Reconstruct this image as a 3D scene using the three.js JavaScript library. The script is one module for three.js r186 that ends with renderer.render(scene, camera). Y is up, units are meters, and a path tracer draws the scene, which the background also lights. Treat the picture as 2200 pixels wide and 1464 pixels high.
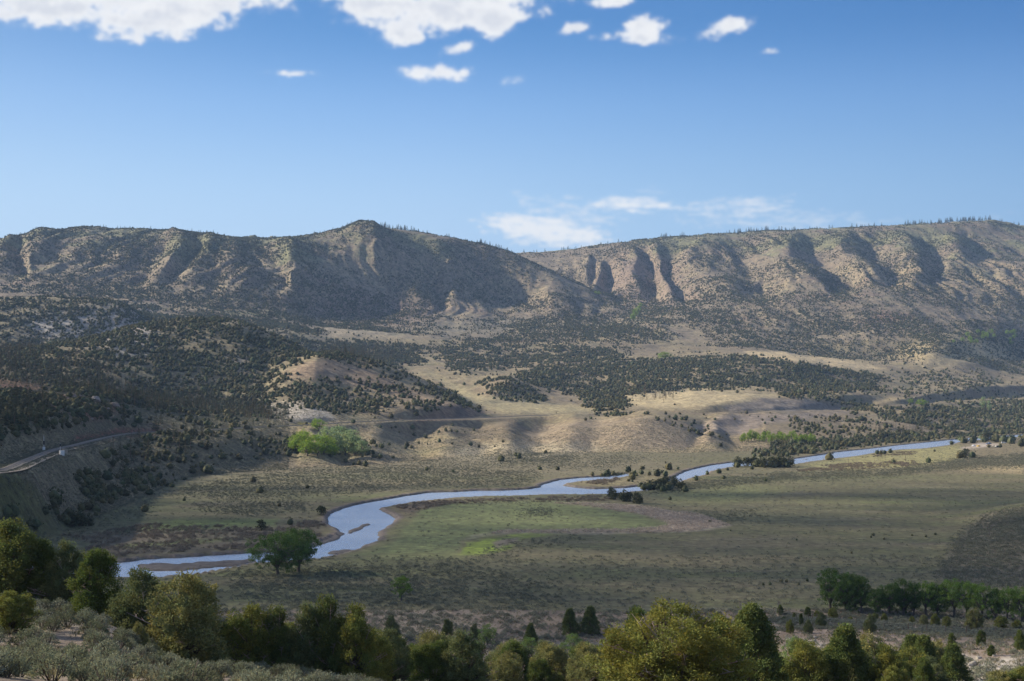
import * as THREE from 'three';
import { mergeGeometries } from 'three/addons/utils/BufferGeometryUtils.js';

// ───────────────────────── camera, sky, sun, exposure ─────────────────────────
const F = 3022, YH = 839, EYE = 55;            // focal length in photo pixels, row of the eye level, eye above the valley floor
const scene = new THREE.Scene();
const camera = new THREE.PerspectiveCamera(2 * Math.atan(732 / F) * 180 / Math.PI, 2200 / 1464, 0.5, 30000);
camera.position.set(0, EYE, 0);
camera.setViewOffset(2200, 1464, 0, -107, 2200, 1464);
const EXPOSURE = 1.62;
const SUN = new THREE.Vector3(-0.87, 0.46, -0.29).normalize();
const sun = new THREE.DirectionalLight(new THREE.Color(1.0, 0.885, 0.72), 5);
sun.position.copy(SUN).multiplyScalar(9000); sun.castShadow = true; sun.shadow.radius = 3;
sun.shadow.camera.left = -4000; sun.shadow.camera.right = 4000; sun.shadow.camera.top = 4000; sun.shadow.camera.bottom = -4000; sun.shadow.camera.far = 20000;
scene.add(sun); scene.add(sun.target);

// ───────────────────────── noise and small helpers ─────────────────────────
function RNG(s) { return () => { s |= 0; s = s + 0x6D2B79F5 | 0; let t = Math.imul(s ^ s >>> 15, 1 | s); t = t + Math.imul(t ^ t >>> 7, 61 | t) ^ t; return ((t ^ t >>> 14) >>> 0) / 4294967296; }; }
const PERM = new Uint8Array(512); { const r = RNG(7), p = [...Array(256).keys()]; for (let i = 255; i > 0; i--) { const j = r() * (i + 1) | 0;[p[i], p[j]] = [p[j], p[i]]; } for (let i = 0; i < 512; i++) PERM[i] = p[i & 255]; }
const GX = new Float32Array(256), GY = new Float32Array(256); for (let i = 0; i < 256; i++) { GX[i] = Math.cos(i * 2.399963); GY[i] = Math.sin(i * 2.399963); }
function noise(x, y) {                          // 2-D gradient noise, about -0.7..0.7
  const xi = Math.floor(x), yi = Math.floor(y), fx = x - xi, fy = y - yi, X = xi & 255, Y = yi & 255;
  const a = PERM[PERM[X] + Y], b = PERM[PERM[X + 1] + Y], c = PERM[PERM[X] + Y + 1], d = PERM[PERM[X + 1] + Y + 1];
  const u = fx * fx * fx * (fx * (fx * 6 - 15) + 10), v = fy * fy * fy * (fy * (fy * 6 - 15) + 10);
  const n0 = GX[a] * fx + GY[a] * fy, n1 = GX[b] * (fx - 1) + GY[b] * fy, n2 = GX[c] * fx + GY[c] * (fy - 1), n3 = GX[d] * (fx - 1) + GY[d] * (fy - 1);
  return n0 + u * (n1 - n0) + v * (n2 - n0 + u * (n3 - n2 - n1 + n0));
}
function fbm(x, y, o = 4) { let s = 0, a = 1, t = 0; for (let i = 0; i < o; i++) { s += a * noise(x, y); t += a; a *= 0.5; x = x * 2.03 + 17.3; y = y * 2.03 - 9.1; } return s / t * 1.6; }
const sstep = (a, b, x) => { const t = Math.min(1, Math.max(0, (x - a) / (b - a))); return t * t * (3 - 2 * t); };
const mix = (a, b, t) => a + (b - a) * t;
const mix3 = (a, b, t) => [a[0] + (b[0] - a[0]) * t, a[1] + (b[1] - a[1]) * t, a[2] + (b[2] - a[2]) * t];
function segDist(p, q, x, y) { const dx = q[0] - p[0], dy = q[1] - p[1]; let t = ((x - p[0]) * dx + (y - p[1]) * dy) / (dx * dx + dy * dy + 1e-9); t = t < 0 ? 0 : t > 1 ? 1 : t; const ex = x - p[0] - t * dx, ey = y - p[1] - t * dy; return ex * ex + ey * ey; }
function lineDist(l, x, y) { let m = 1e12; for (let i = 1; i < l.length; i++) m = Math.min(m, segDist(l[i - 1], l[i], x, y)); return Math.sqrt(m); }
function poly(pts) { let x0 = 1e9, x1 = -1e9, y0 = 1e9, y1 = -1e9; for (const [x, y] of pts) { x0 = Math.min(x0, x); x1 = Math.max(x1, x); y0 = Math.min(y0, y); y1 = Math.max(y1, y); } return { pts, x0, x1, y0, y1 }; }
function inside(P, x, y) { let c = false; const p = P.pts; for (let i = 0, j = p.length - 1; i < p.length; j = i++) if ((p[i][1] > y) !== (p[j][1] > y) && x < (p[j][0] - p[i][0]) * (y - p[i][1]) / (p[j][1] - p[i][1]) + p[i][0]) c = !c; return c; }
function sdist(P, x, y, far = 1e9) {            // signed distance, positive inside
  if (x < P.x0 - far || x > P.x1 + far || y < P.y0 - far || y > P.y1 + far) return -far;
  const p = P.pts; let m = 1e18; for (let i = 0, j = p.length - 1; i < p.length; j = i++) m = Math.min(m, segDist(p[j], p[i], x, y));
  m = Math.sqrt(m); return inside(P, x, y) ? m : -m;
}
const soft = (P, x, y, w) => sstep(-w, w, sdist(P, x, y, w * 1.01));

// monotone cubic through (x, y)
function pchip(xs, ys) {
  const n = xs.length, m = new Array(n).fill(0), d = [];
  for (let i = 0; i < n - 1; i++) d.push((ys[i + 1] - ys[i]) / (xs[i + 1] - xs[i]));
  for (let i = 1; i < n - 1; i++) m[i] = d[i - 1] * d[i] <= 0 ? 0 : 2 * d[i - 1] * d[i] / (d[i - 1] + d[i]);
  if (n > 1) { m[0] = d[0]; m[n - 1] = d[n - 2]; }
  let k = 0;
  return x => {
    if (n === 1 || x <= xs[0]) return ys[0]; if (x >= xs[n - 1]) return ys[n - 1];
    while (k > 0 && xs[k] > x) k--; while (k < n - 2 && xs[k + 1] < x) k++;
    const w = xs[k + 1] - xs[k], t = (x - xs[k]) / w, t2 = t * t, t3 = t2 * t;
    return (2 * t3 - 3 * t2 + 1) * ys[k] + (t3 - 2 * t2 + t) * w * m[k] + (3 * t2 - 2 * t3) * ys[k + 1] + (t3 - t2) * w * m[k + 1];
  };
}
// ───────────────────────── sky ─────────────────────────
{
  const W = 4096, H = 2048, data = new Float32Array(W * H * 4);
  // each cloud in view: centre and half size in degrees-like photo pixels, slope, density, kind 0 cumulus 1 cirrus
  const clouds = [
    [120, 5, 190, 52, .10, 1.15, 0], [330, 30, 160, 55, .0, 1.15, 0], [330, -60, 420, 90, 0, 1.3, 0], [430, 20, 130, 46, -.25, 1.0, 0], [60, 10, 120, 40, 0, .9, 0],
    [860, 20, 150, 52, .12, 1.1, 0], [1000, 10, 160, 62, -.1, 1.15, 0], [1060, 40, 80, 40, -.2, 1.0, 0], [870, 75, 55, 24, .1, .95, 0], [950, -60, 300, 80, 0, 1.25, 0],
    [1243, 60, 42, 14, -.2, .8, 0], [1382, 66, 50, 26, -.25, 1.0, 0], [1558, 62, 56, 19, -.28, .85, 0], [1305, 2, 60, 13, 0, .95, 0], [1655, 109, 20, 5, 0, .62, 0],
    [920, 158, 75, 18, .05, .7, 0], [985, 102, 40, 12, -.25, .62, 0], [636, 160, 62, 8, .05, .6, 0], [1370, 80, 100, 10, 0, .5, 0], [1100, 172, 24, 10, 0, .42, 0], [990, 160, 26, 12, -.4, .55, 0],
    [1170, 495, 135, 34, .13, 1.35, 1], [1360, 439, 105, 16, .04, 1.1, 1], [1225, 455, 120, 30, .12, .68, 1], [1590, 446, 130, 24, -.05, .8, 1], [1690, 474, 240, 22, .02, .62, 1], [1410, 409, 30, 8, 0, .45, 1], [1120, 488, 60, 18, 0, .5, 1], [2150, 465, 60, 10, 0, .25, 1]];
  const E = [0, 3, 7, 11, 15, 25, 50, 90], airR = pchip(E, [.62, .57, .48, .285, .118, .07, .048, .04]), airG = pchip(E, [.80, .76, .70, .515, .31, .2, .145, .12]), airB = pchip(E, [1, .99, .97, .88, .67, .5, .38, .34]);
  const sunAz = Math.atan2(SUN.z, SUN.x);
  for (let j = 0; j < H; j++) {
    const el = ((j + .5) / H - .5) * Math.PI, air = [airR(el * 57.29578), airG(el * 57.29578), airB(el * 57.29578)], sy = Math.sin(el), ce = Math.cos(el), ed = el * 180 / Math.PI;
    const step = ed > 22 || ed < 0 ? 4 : 1;
    for (let i = 0; i < W; i += step) {
      const az = ((i + .5) / W - .5) * 2 * Math.PI, x = Math.cos(az) * ce, z = Math.sin(az) * ce, k = (j * W + i) * 4;
      let c;
      if (ed < 0) c = [.42, .50, .60];
      else {
        const near = .5 + .5 * Math.cos(az - sunAz);                 // 0 opposite the sun, 1 towards it
        c = air;
        const d = near - .687, f = d > 0 ? 1 + d * .75 : Math.max(.62, 1 + d * 1.35), g = sstep(.68, 1, near) * Math.exp(-ed / 40) * .45;
        c = mix3([c[0] * f * (f < 1 ? .5 + .5 * f : 1), c[1] * f, c[2] * (f * .7 + .3)], [.66, .74, .88], g);
        // clouds
        let den = -1, cir = 0;
        if (z < -.3 && ed < 24) {
          const px = 1100 + F * x / -z, py = YH - F * sy / -z;
          if (px > -600 && px < 2900) {
            const wx = fbm(px / 80, py / 44, 5) * 34, wy = fbm(px / 70 + 40, py / 36, 5) * 20;
            const fine = fbm(px / 52 + 9, py / 30, 7) * .8 + fbm(px / 120 + 2, py / 60, 3) * .55 + .44 * fbm(px / 17, py / 12, 5);
            for (const [cx, cy, a, b, s, d, kind] of clouds) {
              const dx0 = px - cx; if (Math.abs(dx0) > a * 2.2) continue;
              const w = kind ? .8 : Math.min(1, b / 26), dx = (dx0 + wx * w) / a, dy = (py - cy - s * dx0 + wy * w * (kind ? .5 : 1)) / b, r = dx * dx + dy * dy;
              if (r > 2.6) continue;
              const v = d * (1 - r * .72);
              if (kind) { const st = fbm(px / 60 + py / 26, py / 9 - px / 90, 6) + .5 * fbm(px / 18, py / 7 - px / 60, 4); cir = Math.max(cir, Math.max(0, (v * .75 + st * .8 - .16)) * d); }
              else den = Math.max(den, v + fine * .85 - .22);
            }
          }
        }
        if (ed > 16) {                                               // the same broken cloud goes on above the frame and around
          const q = 1 / Math.max(.12, sy), fx = x * q * 2.1, fz = z * q * 2.1;
          const broad = fbm(fx * .8 + 3.1, fz * .8 + 1.7, 3), v = broad * 1.0 + fbm(fx * 3, fz * 3, 5) * .6 - .02;
          den = Math.max(den, v * sstep(16, 20, ed));
        }
        if (den > -.3) {
          const a = .66 * sstep(.02, .5, den) + .34 * sstep(-.3, .8, den), core = sstep(.35, 1.3, den + fbm(x * 34, sy * 70 + z * 34, 3) * .45);
          c = mix3(c, mix3([1.0, 1.0, 1.0], [.66, .70, .79], core * .7), a * .97);
        }
        if (cir > 0) c = mix3(c, [.98, .99, 1.0], Math.min(.92, cir * 1.05));
      }
      for (let q = 0; q < step; q++) { const k2 = k + q * 4; data[k2] = c[0] / EXPOSURE; data[k2 + 1] = c[1] / EXPOSURE; data[k2 + 2] = c[2] / EXPOSURE; data[k2 + 3] = 1; }
    }
  }
  const tex = new THREE.DataTexture(data, W, H, THREE.RGBAFormat, THREE.FloatType);
  tex.mapping = THREE.EquirectangularReflectionMapping; tex.magFilter = THREE.LinearFilter; tex.needsUpdate = true;
  scene.background = tex; scene.environment = tex;
}
console.log('sky done', (performance.now() / 1000).toFixed(1));

// ───────────────────────── the lie of the land ─────────────────────────
// Each curve runs across the view; an entry is [photo column, depth, row or null, height]. Heights come from the row a ridge or toe shows at and its distance.
const p = (x, D, py) => [x, D, EYE - (py - YH) * D / F], h = (x, D, y) => [x, D, y];
const railPts = [[-900, 420, 25], [-300, 455, 25], [0, 521, 25], [60, 600, 25], [118, 703, 25], [160, 760, 25], [200, 832, 25], [280, 964, 25], [330, 1000, 25], [430, 1030, 25.3], [560, 1119, 25.5], [660, 1180, 25.7], [830, 1328, 26], [1000, 1437, 26], [1180, 1567, 27], [1350, 1627, 27], [1500, 1640, 27.5], [1700, 1774, 28], [1850, 1960, 29], [1950, 2084, 33], [2050, 2365, 36], [2200, 2686, 39], [2500, 3000, 42], [3100, 3100, 42]];
const toePts = [[-900, 380, 12], [-300, 430, 4], [0, 500, 2], [150, 545, 1.5], [300, 690, 1.5], [420, 870, 1.5], [600, 940, 1.5], [800, 990, 1.5], [1000, 1110, 1.5], [1250, 1190, 1.5], [1400, 1200, 1.5], [1500, 1200, 1.5], [1620, 1240, 1], [1750, 1240, 1], [1900, 1450, 1], [2060, 1660, 1], [2200, 1840, 1], [2500, 2000, 2], [3100, 2100, 3]];
const curves = [
  [h(0, 2, 53.2)],
  [h(-900, 25, 50.5), h(0, 25, 49.3), h(400, 25, 48.8), h(800, 25, 47.8), h(1500, 25, 47.3), h(2200, 25, 47.6), h(3100, 25, 48)],
  [h(-900, 55, 47), h(0, 55, 44.2), h(300, 55, 43.8), h(520, 55, 43.4), h(700, 55, 43), h(900, 55, 42.5), h(1500, 55, 42), h(2200, 55, 42), h(3100, 55, 42)],
  [h(-900, 112, 44), p(0, 112, 1300), p(210, 112, 1320), p(400, 100, 1440), h(600, 98, 34.8), h(800, 98, 34), h(1100, 98, 33.5), h(1500, 96, 34), h(1800, 96, 33.5), h(2200, 96, 33.5), h(3100, 92, 36)],
  [h(-900, 165, 40), p(-100, 160, 1235), p(0, 155, 1255), p(130, 150, 1290), p(250, 150, 1330), h(400, 150, 27), h(600, 150, 25), h(900, 150, 23.5), h(1200, 150, 23), h(1600, 150, 23), h(1850, 160, 21.5), p(2050, 165, 1455), p(2200, 165, 1445), h(3100, 165, 24)],
  [h(-900, 240, 30), h(0, 230, 18), h(200, 230, 15), h(400, 230, 10.5), h(800, 230, 9), h(1200, 230, 8.5), h(1550, 230, 8.5), p(1700, 235, 1390), p(1900, 235, 1375), p(2200, 235, 1380), h(3100, 235, 13)],
  [h(-900, 320, 20), h(0, 310, 7), h(400, 310, 2.5), h(800, 310, 1.8), h(1300, 310, 1.8), h(1550, 305, 3), p(1680, 300, 1335), p(1900, 300, 1345), p(2200, 300, 1352), h(3100, 300, 4)],
  [h(-900, 355, 14), h(0, 350, 3.5), h(300, 350, 1), h(1500, 350, .8), h(1700, 335, 1.2), h(2200, 335, 1), h(3100, 335, 2)],
  toePts.map(([x, D, y]) => h(x, Math.max(370, D * .93), y * .6)),
  toePts,
  [p(-300, 445, 1040), h(0, 505, 23), h(60, 580, 23), h(118, 683, 23), h(200, 805, 23), h(280, 925, 22), p(350, 950, 943), p(450, 970, 945), p(600, 1080, 938), p(700, 1130, 930), p(800, 1290, 912), p(880, 1330, 930), p(950, 1390, 916), p(1050, 1420, 915), p(1150, 1450, 926), p(1250, 1480, 905), p(1330, 1480, 897), p(1390, 1490, 893), p(1460, 1490, 899), p(1560, 1450, 930), p(1620, 1480, 922), p(1700, 1620, 905), p(1800, 1720, 903), p(1950, 1880, 893), p(2200, 2300, 885), p(3100, 2500, 880)],
  railPts.map(([x, D, y]) => h(x, D - 9, y)),
  railPts.map(([x, D, y]) => h(x, D + 9, y)),
  [h(-900, 520, 60), h(-300, 560, 42), p(0, 640, 930), p(120, 800, 908), p(200, 890, 918), p(280, 1000, 913), p(400, 1080, 908), p(520, 1180, 903), p(650, 1220, 900), p(760, 1345, 893), p(900, 1420, 878), p(960, 1470, 872), p(1050, 1540, 890), p(1180, 1640, 886), p(1350, 1700, 882), p(1500, 1690, 876), p(1640, 1880, 854), p(1760, 1930, 862), p(1850, 2030, 875), p(1950, 2150, 862), p(2100, 2540, 850), p(2150, 2680, 840), p(2200, 2780, 848), p(3100, 3150, 840)],
  [h(-900, 900, 80), h(-300, 900, 62), p(0, 1000, 850), p(100, 1050, 838), p(200, 1100, 842), p(330, 1180, 870), p(450, 1280, 888), p(560, 1350, 890), p(650, 1400, 860), p(760, 1480, 850), p(880, 1520, 850), p(960, 1570, 858), p(1050, 1640, 880), p(1150, 1760, 878), p(1280, 1850, 875), p(1400, 1900, 862), p(1500, 1900, 850), p(1640, 2010, 846), p(1800, 2050, 850), p(1950, 2300, 848), p(2100, 2600, 835), p(2200, 2720, 835), p(3100, 3250, 830)],
  [h(-900, 1180, 60), h(0, 1180, 47), h(100, 1220, 45), h(200, 1260, 41), h(330, 1350, 38), h(450, 1420, 38), p(560, 1480, 850), p(620, 1560, 790), p(690, 1620, 765), p(780, 1650, 775), p(880, 1660, 810), p(960, 1680, 843), p(1020, 1720, 868), p(1100, 1850, 860), p(1160, 1900, 865), p(1280, 1980, 862), p(1400, 2050, 848), p(1600, 2140, 838), p(1800, 2250, 840), p(1950, 2450, 838), p(2100, 2750, 822), p(2200, 2860, 825), p(3100, 3400, 820)],
  [p(-900, 1650, 760), p(0, 1650, 760), p(150, 1700, 740), p(330, 1780, 700), p(420, 1800, 690), p(490, 1800, 692), p(560, 1820, 713), p(650, 1850, 757), h(720, 1900, 75), h(800, 1950, 60), h(880, 1950, 52), h(960, 1950, 47), p(1020, 1950, 850), p(1090, 2020, 822), p(1160, 2080, 840), p(1280, 2150, 845), p(1400, 2200, 825), p(1500, 2250, 815), p(1640, 2300, 815), p(1800, 2400, 822), p(1950, 2600, 822), p(2100, 2900, 805), p(2200, 3000, 810), p(3100, 3550, 800)],
  [h(-900, 2000, 90), h(0, 2000, 90), h(150, 2050, 95), h(330, 2100, 100), h(490, 2150, 95), h(650, 2150, 80), p(720, 2250, 785), p(800, 2300, 790), p(880, 2300, 800), p(960, 2300, 800), p(1090, 2350, 805), p(1200, 2450, 795), p(1300, 2500, 790), p(1400, 2500, 785), p(1600, 2550, 775), p(1700, 2550, 778), p(1800, 2600, 795), p(1950, 2750, 808), p(2100, 3050, 775), p(2200, 3140, 785), p(3100, 3700, 780)],
  [p(-300, 2350, 640), p(0, 2400, 645), p(150, 2400, 645), p(250, 2400, 655), p(330, 2420, 690), p(420, 2550, 702), p(490, 2600, 707), p(600, 2650, 715), p(650, 2650, 725), p(720, 2650, 745), p(800, 2700, 755), p(900, 2700, 770), p(1000, 2700, 772), p(1100, 2750, 775), p(1200, 2800, 765), p(1300, 2850, 760), p(1400, 2850, 765), p(1500, 2800, 770), p(1600, 2920, 758), p(1700, 2960, 764), p(1800, 3000, 775), p(1900, 3040, 775), p(2000, 3050, 750), p(2100, 3250, 732), p(2200, 3330, 765), p(3100, 3900, 760)],
  [h(-300, 2700, 195), h(0, 2750, 200), h(150, 2750, 200), h(250, 2750, 200), p(330, 2800, 680), p(490, 2850, 690), p(600, 2900, 700), p(700, 2950, 712), p(800, 2950, 720), p(900, 2950, 730), p(1000, 3000, 735), p(1100, 3000, 740), p(1200, 3050, 732), p(1300, 3100, 725), p(1400, 3100, 730), p(1500, 3100, 735), p(1600, 3100, 735), p(1750, 3150, 740), p(1900, 3200, 730), p(2000, 3250, 718), p(2060, 3330, 712), p(2130, 3360, 724), p(2200, 3400, 748), p(2500, 3540, 765), p(3100, 4000, 760)],
  [p(-900, 3000, 630), p(0, 3050, 622), p(150, 3050, 630), p(300, 3050, 640), p(450, 3050, 655), p(600, 3100, 668), p(700, 3150, 690), p(800, 3200, 696), p(900, 3280, 692), p(1000, 3360, 690), p(1100, 3500, 685), p(1200, 3500, 680), p(1300, 3500, 690), p(1370, 3500, 685), p(1450, 3450, 680), p(1550, 3500, 670), p(1700, 3550, 655), p(1800, 3600, 645), p(1900, 3650, 635), p(2000, 3700, 640), p(2100, 3740, 652), p(2200, 3760, 660), p(2500, 3830, 690), p(3100, 4150, 690)],
  [p(-900, 3350, 580), p(0, 3350, 575), p(150, 3350, 575), p(300, 3350, 580), p(450, 3350, 585), p(610, 3380, 590), p(700, 3430, 612), p(800, 3500, 625), p(900, 3590, 640), p(1000, 3680, 644), p(1100, 3780, 640), p(1200, 3740, 645), p(1300, 3720, 665), p(1370, 3750, 665), p(1450, 3750, 655), p(1550, 3750, 640), p(1640, 3800, 632), p(1700, 3850, 615), p(1800, 3900, 610), p(1900, 3950, 600), p(2000, 4000, 595), p(2100, 4050, 600), p(2200, 4060, 600), p(2500, 4150, 610), p(3100, 4450, 610)],
  [p(-900, 4000, 560), p(-300, 4000, 545), p(0, 4000, 518), p(60, 3980, 505), p(85, 3950, 496), p(110, 3980, 499), p(190, 4100, 497), p(280, 4100, 499), p(380, 4000, 499), p(450, 3950, 505), p(530, 3950, 514), p(620, 3950, 512), p(660, 4000, 507), p(700, 4050, 500), p(735, 4050, 492), p(757, 4050, 484), p(775, 4050, 478), p(803, 4050, 478), p(818, 4070, 487), p(840, 4090, 493), p(880, 4120, 499), p(950, 4120, 510), p(1000, 4120, 519), p(1060, 4100, 532), p(1100, 4080, 545), p(1150, 4040, 567), p(1200, 4000, 592), p(1250, 3960, 615), p(1300, 3940, 634), p(1350, 3960, 650), p(1400, 4000, 640), p(1450, 4000, 615), p(1550, 4050, 600), p(1700, 4200, 565), p(1800, 4250, 560), p(1900, 4300, 550), p(2000, 4350, 545), p(2100, 4450, 550), p(2200, 4490, 560), p(2500, 4500, 565), p(3100, 4800, 570)],
  [p(-900, 4400, 570), p(0, 4400, 530), p(400, 4400, 522), p(600, 4400, 525), p(800, 4450, 515), p(1000, 4450, 560), p(1100, 4450, 595), p(1200, 4400, 612), p(1300, 4250, 628), p(1350, 4250, 615), p(1400, 4300, 600), p(1450, 4350, 572), p(1550, 4400, 555), p(1700, 4500, 532), p(1800, 4550, 527), p(1900, 4600, 520), p(2000, 4650, 516), p(2100, 4750, 512), p(2200, 4770, 520), p(3100, 5050, 530)],
  [p(-900, 4900, 580), p(0, 4900, 560), p(800, 4900, 540), p(1000, 5000, 553), p(1110, 5000, 546), p(1200, 5000, 541), p(1300, 5000, 527), p(1400, 4950, 514), p(1500, 4950, 508), p(1600, 4950, 503), p(1700, 4950, 498), p(1800, 4950, 494), p(1900, 4950, 489), p(1960, 4980, 486), p(2050, 5000, 481), p(2120, 5000, 476), p(2160, 5050, 480), p(2200, 5020, 488), p(2500, 5050, 500), p(3100, 5400, 520)],
  [p(0, 7000, 580)], [p(0, 9000, 610)]];
const across = curves.map(c => ({ D: pchip(c.map(e => e[0]), c.map(e => e[1])), y: pchip(c.map(e => e[0]), c.map(e => e[2])) }));
const railD = pchip(railPts.map(e => e[0]), railPts.map(e => e[1])), railY = pchip(railPts.map(e => e[0]), railPts.map(e => e[2]));
const toeD = pchip(toePts.map(e => e[0]), toePts.map(e => e[1]));
const leftCrestD = across[curves.length - 5].D;
// the river and its bars, traced on the level valley floor
const floorXZ = ([x, y]) => { const D = EYE * F / (y - YH); return [(x - 1100) / F * D, -D]; };
const northBank = [[-300, 1222], [100, 1214], [258, 1208], [300, 1203], [360, 1199], [430, 1195], [500, 1190], [545, 1188], [620, 1181], [672, 1172], [735, 1147], [728, 1138], [706, 1128], [703, 1115], [712, 1103], [735, 1093], [760, 1086], [794, 1079], [841, 1071], [881, 1064], [928, 1058], [975, 1057], [1029, 1054], [1076, 1054], [1137, 1051], [1160, 1047], [1163, 1042], [1177, 1038], [1204, 1031], [1244, 1027], [1312, 1023], [1335, 1018], [1352, 1018], [1352, 1023], [1312, 1031], [1244, 1036], [1215, 1040], [1207, 1043], [1238, 1048], [1278, 1051], [1345, 1048], [1379, 1044], [1430, 1034], [1473, 1013], [1487, 1009], [1527, 1000], [1573, 994], [1640, 992], [1695, 988], [1729, 983], [1763, 978], [1796, 972], [1864, 965], [1931, 957], [1998, 950], [2065, 943], [2200, 934], [2500, 925]];
const southBank = [[2500, 930], [2200, 939], [2066, 949], [2032, 958], [1981, 965], [1931, 967], [1884, 973], [1830, 982], [1800, 985], [1776, 988], [1736, 993], [1709, 998], [1640, 1003], [1575, 1003], [1524, 1014], [1517, 1021], [1490, 1026], [1440, 1042], [1400, 1054], [1362, 1058], [1312, 1063], [1244, 1064], [1177, 1064], [1110, 1067], [1043, 1068], [975, 1071], [928, 1076], [881, 1081], [841, 1088], [814, 1094], [831, 1103], [851, 1114], [838, 1128], [814, 1143], [811, 1163], [784, 1173], [753, 1186], [680, 1203], [600, 1209], [545, 1212], [470, 1226], [420, 1236], [345, 1243], [250, 1243], [0, 1250], [-300, 1262]];
const river = poly([...northBank, ...southBank].map(floorXZ));
const bars = [[[296, 1214], [330, 1210], [380, 1211], [460, 1206], [540, 1202], [545, 1205], [500, 1216], [440, 1220], [395, 1225], [330, 1226], [300, 1221]], [[735, 1146], [700, 1140], [672, 1148], [680, 1172], [720, 1160]], [[748, 1142], [790, 1124], [793, 1126], [752, 1146]], [[705, 1186], [750, 1180], [755, 1183], [712, 1191]]].map(b => poly(b.map(floorXZ)));
// gullies and spurs of the two mountains, traced in the photograph
const GR = [[[1278, 562], [1266, 606]], [[1312, 578], [1305, 630]], [[1382, 546], [1396, 575], [1408, 608], [1412, 642]], [[1460, 533], [1441, 575], [1440, 598], [1450, 618], [1460, 638]], [[1578, 512], [1605, 548], [1610, 575], [1621, 608], [1642, 642]], [[1736, 502], [1750, 541], [1796, 581], [1823, 608], [1829, 630]], [[1874, 501], [1894, 531], [1894, 558], [1901, 581], [1914, 602]], [[1975, 508], [2008, 544], [2012, 568], [2002, 590]], [[2105, 500], [2100, 530]]];
const RR = [[[1262, 560], [1252, 590]], [[1295, 575], [1284, 615]], [[1352, 545], [1350, 590], [1362, 625]], [[1413, 536], [1410, 564], [1416, 591], [1430, 622]], [[1530, 505], [1487, 540], [1480, 565], [1510, 595], [1555, 632]], [[1715, 500], [1690, 530], [1690, 570], [1725, 605], [1770, 630]], [[1830, 500], [1808, 538], [1826, 568], [1862, 592]], [[1920, 500], [1945, 527], [1962, 554], [1968, 592]], [[2048, 494], [2040, 520], [2055, 545]]];
const GL = [[[52, 540], [47, 568], [60, 595]], [[345, 508], [328, 554], [316, 581], [303, 612]], [[420, 528], [397, 564], [368, 600]], [[572, 513], [574, 551], [594, 578], [616, 610]], [[760, 525], [790, 590], [830, 660]], [[880, 530], [925, 590], [952, 640], [964, 680]], [[1010, 545], [1060, 600], [1120, 655]]];
const RL = [[[20, 525], [10, 575]], [[95, 502], [72, 545], [66, 595]], [[385, 515], [362, 560], [345, 600]], [[455, 512], [440, 570], [425, 610]], [[505, 515], [498, 561], [505, 600]], [[622, 508], [624, 545], [630, 580], [624, 618]], [[820, 508], [870, 570], [905, 592], [935, 628]], [[940, 530], [985, 600], [988, 650]], [[1080, 550], [1150, 600], [1200, 642]]];
const GM = [[[1160, 900], [1150, 965]], [[1300, 900], [1275, 960]], [[1520, 915], [1490, 960]], [[880, 915], [905, 970]], [[1010, 912], [1040, 960]], [[720, 925], [740, 980]], [[1590, 920], [1570, 950]]];
const RM = [[[1400, 888], [1350, 960]], [[1235, 900], [1215, 955]], [[960, 905], [965, 960]], [[800, 908], [800, 975]], [[1090, 905], [1095, 965]], [[1555, 900], [1530, 950]], [[670, 930], [680, 980]]];
function gullied(G, R, x, y, w) { let g = 1e9, r = 1e9; for (const l of G) g = Math.min(g, lineDist(l, x, y)); for (const l of R) r = Math.min(r, lineDist(l, x, y)); const m = Math.min(g, r), v = g / (g + r + 1e-6); return (v * v * (3 - 2 * v) - .5) * 2 * Math.exp(-(m / w) * (m / w)); }

const railLine = []; for (let x = -420; x <= 2620; x += 10) { const D = railD(x); railLine.push([(x - 1100) / F * D, D, railY(x)]); }
function railNear(X, D, px) { let m = 1e9, y = 0; const c = Math.round((px + 420) / 10), a = Math.max(1, c - 14), b = Math.min(railLine.length - 1, c + 14); for (let i = a; i <= b; i++) { const q = segDist(railLine[i - 1], railLine[i], X, D); if (q < m) { m = q; y = railLine[i][2]; } } return [Math.sqrt(m), y]; }
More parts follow.
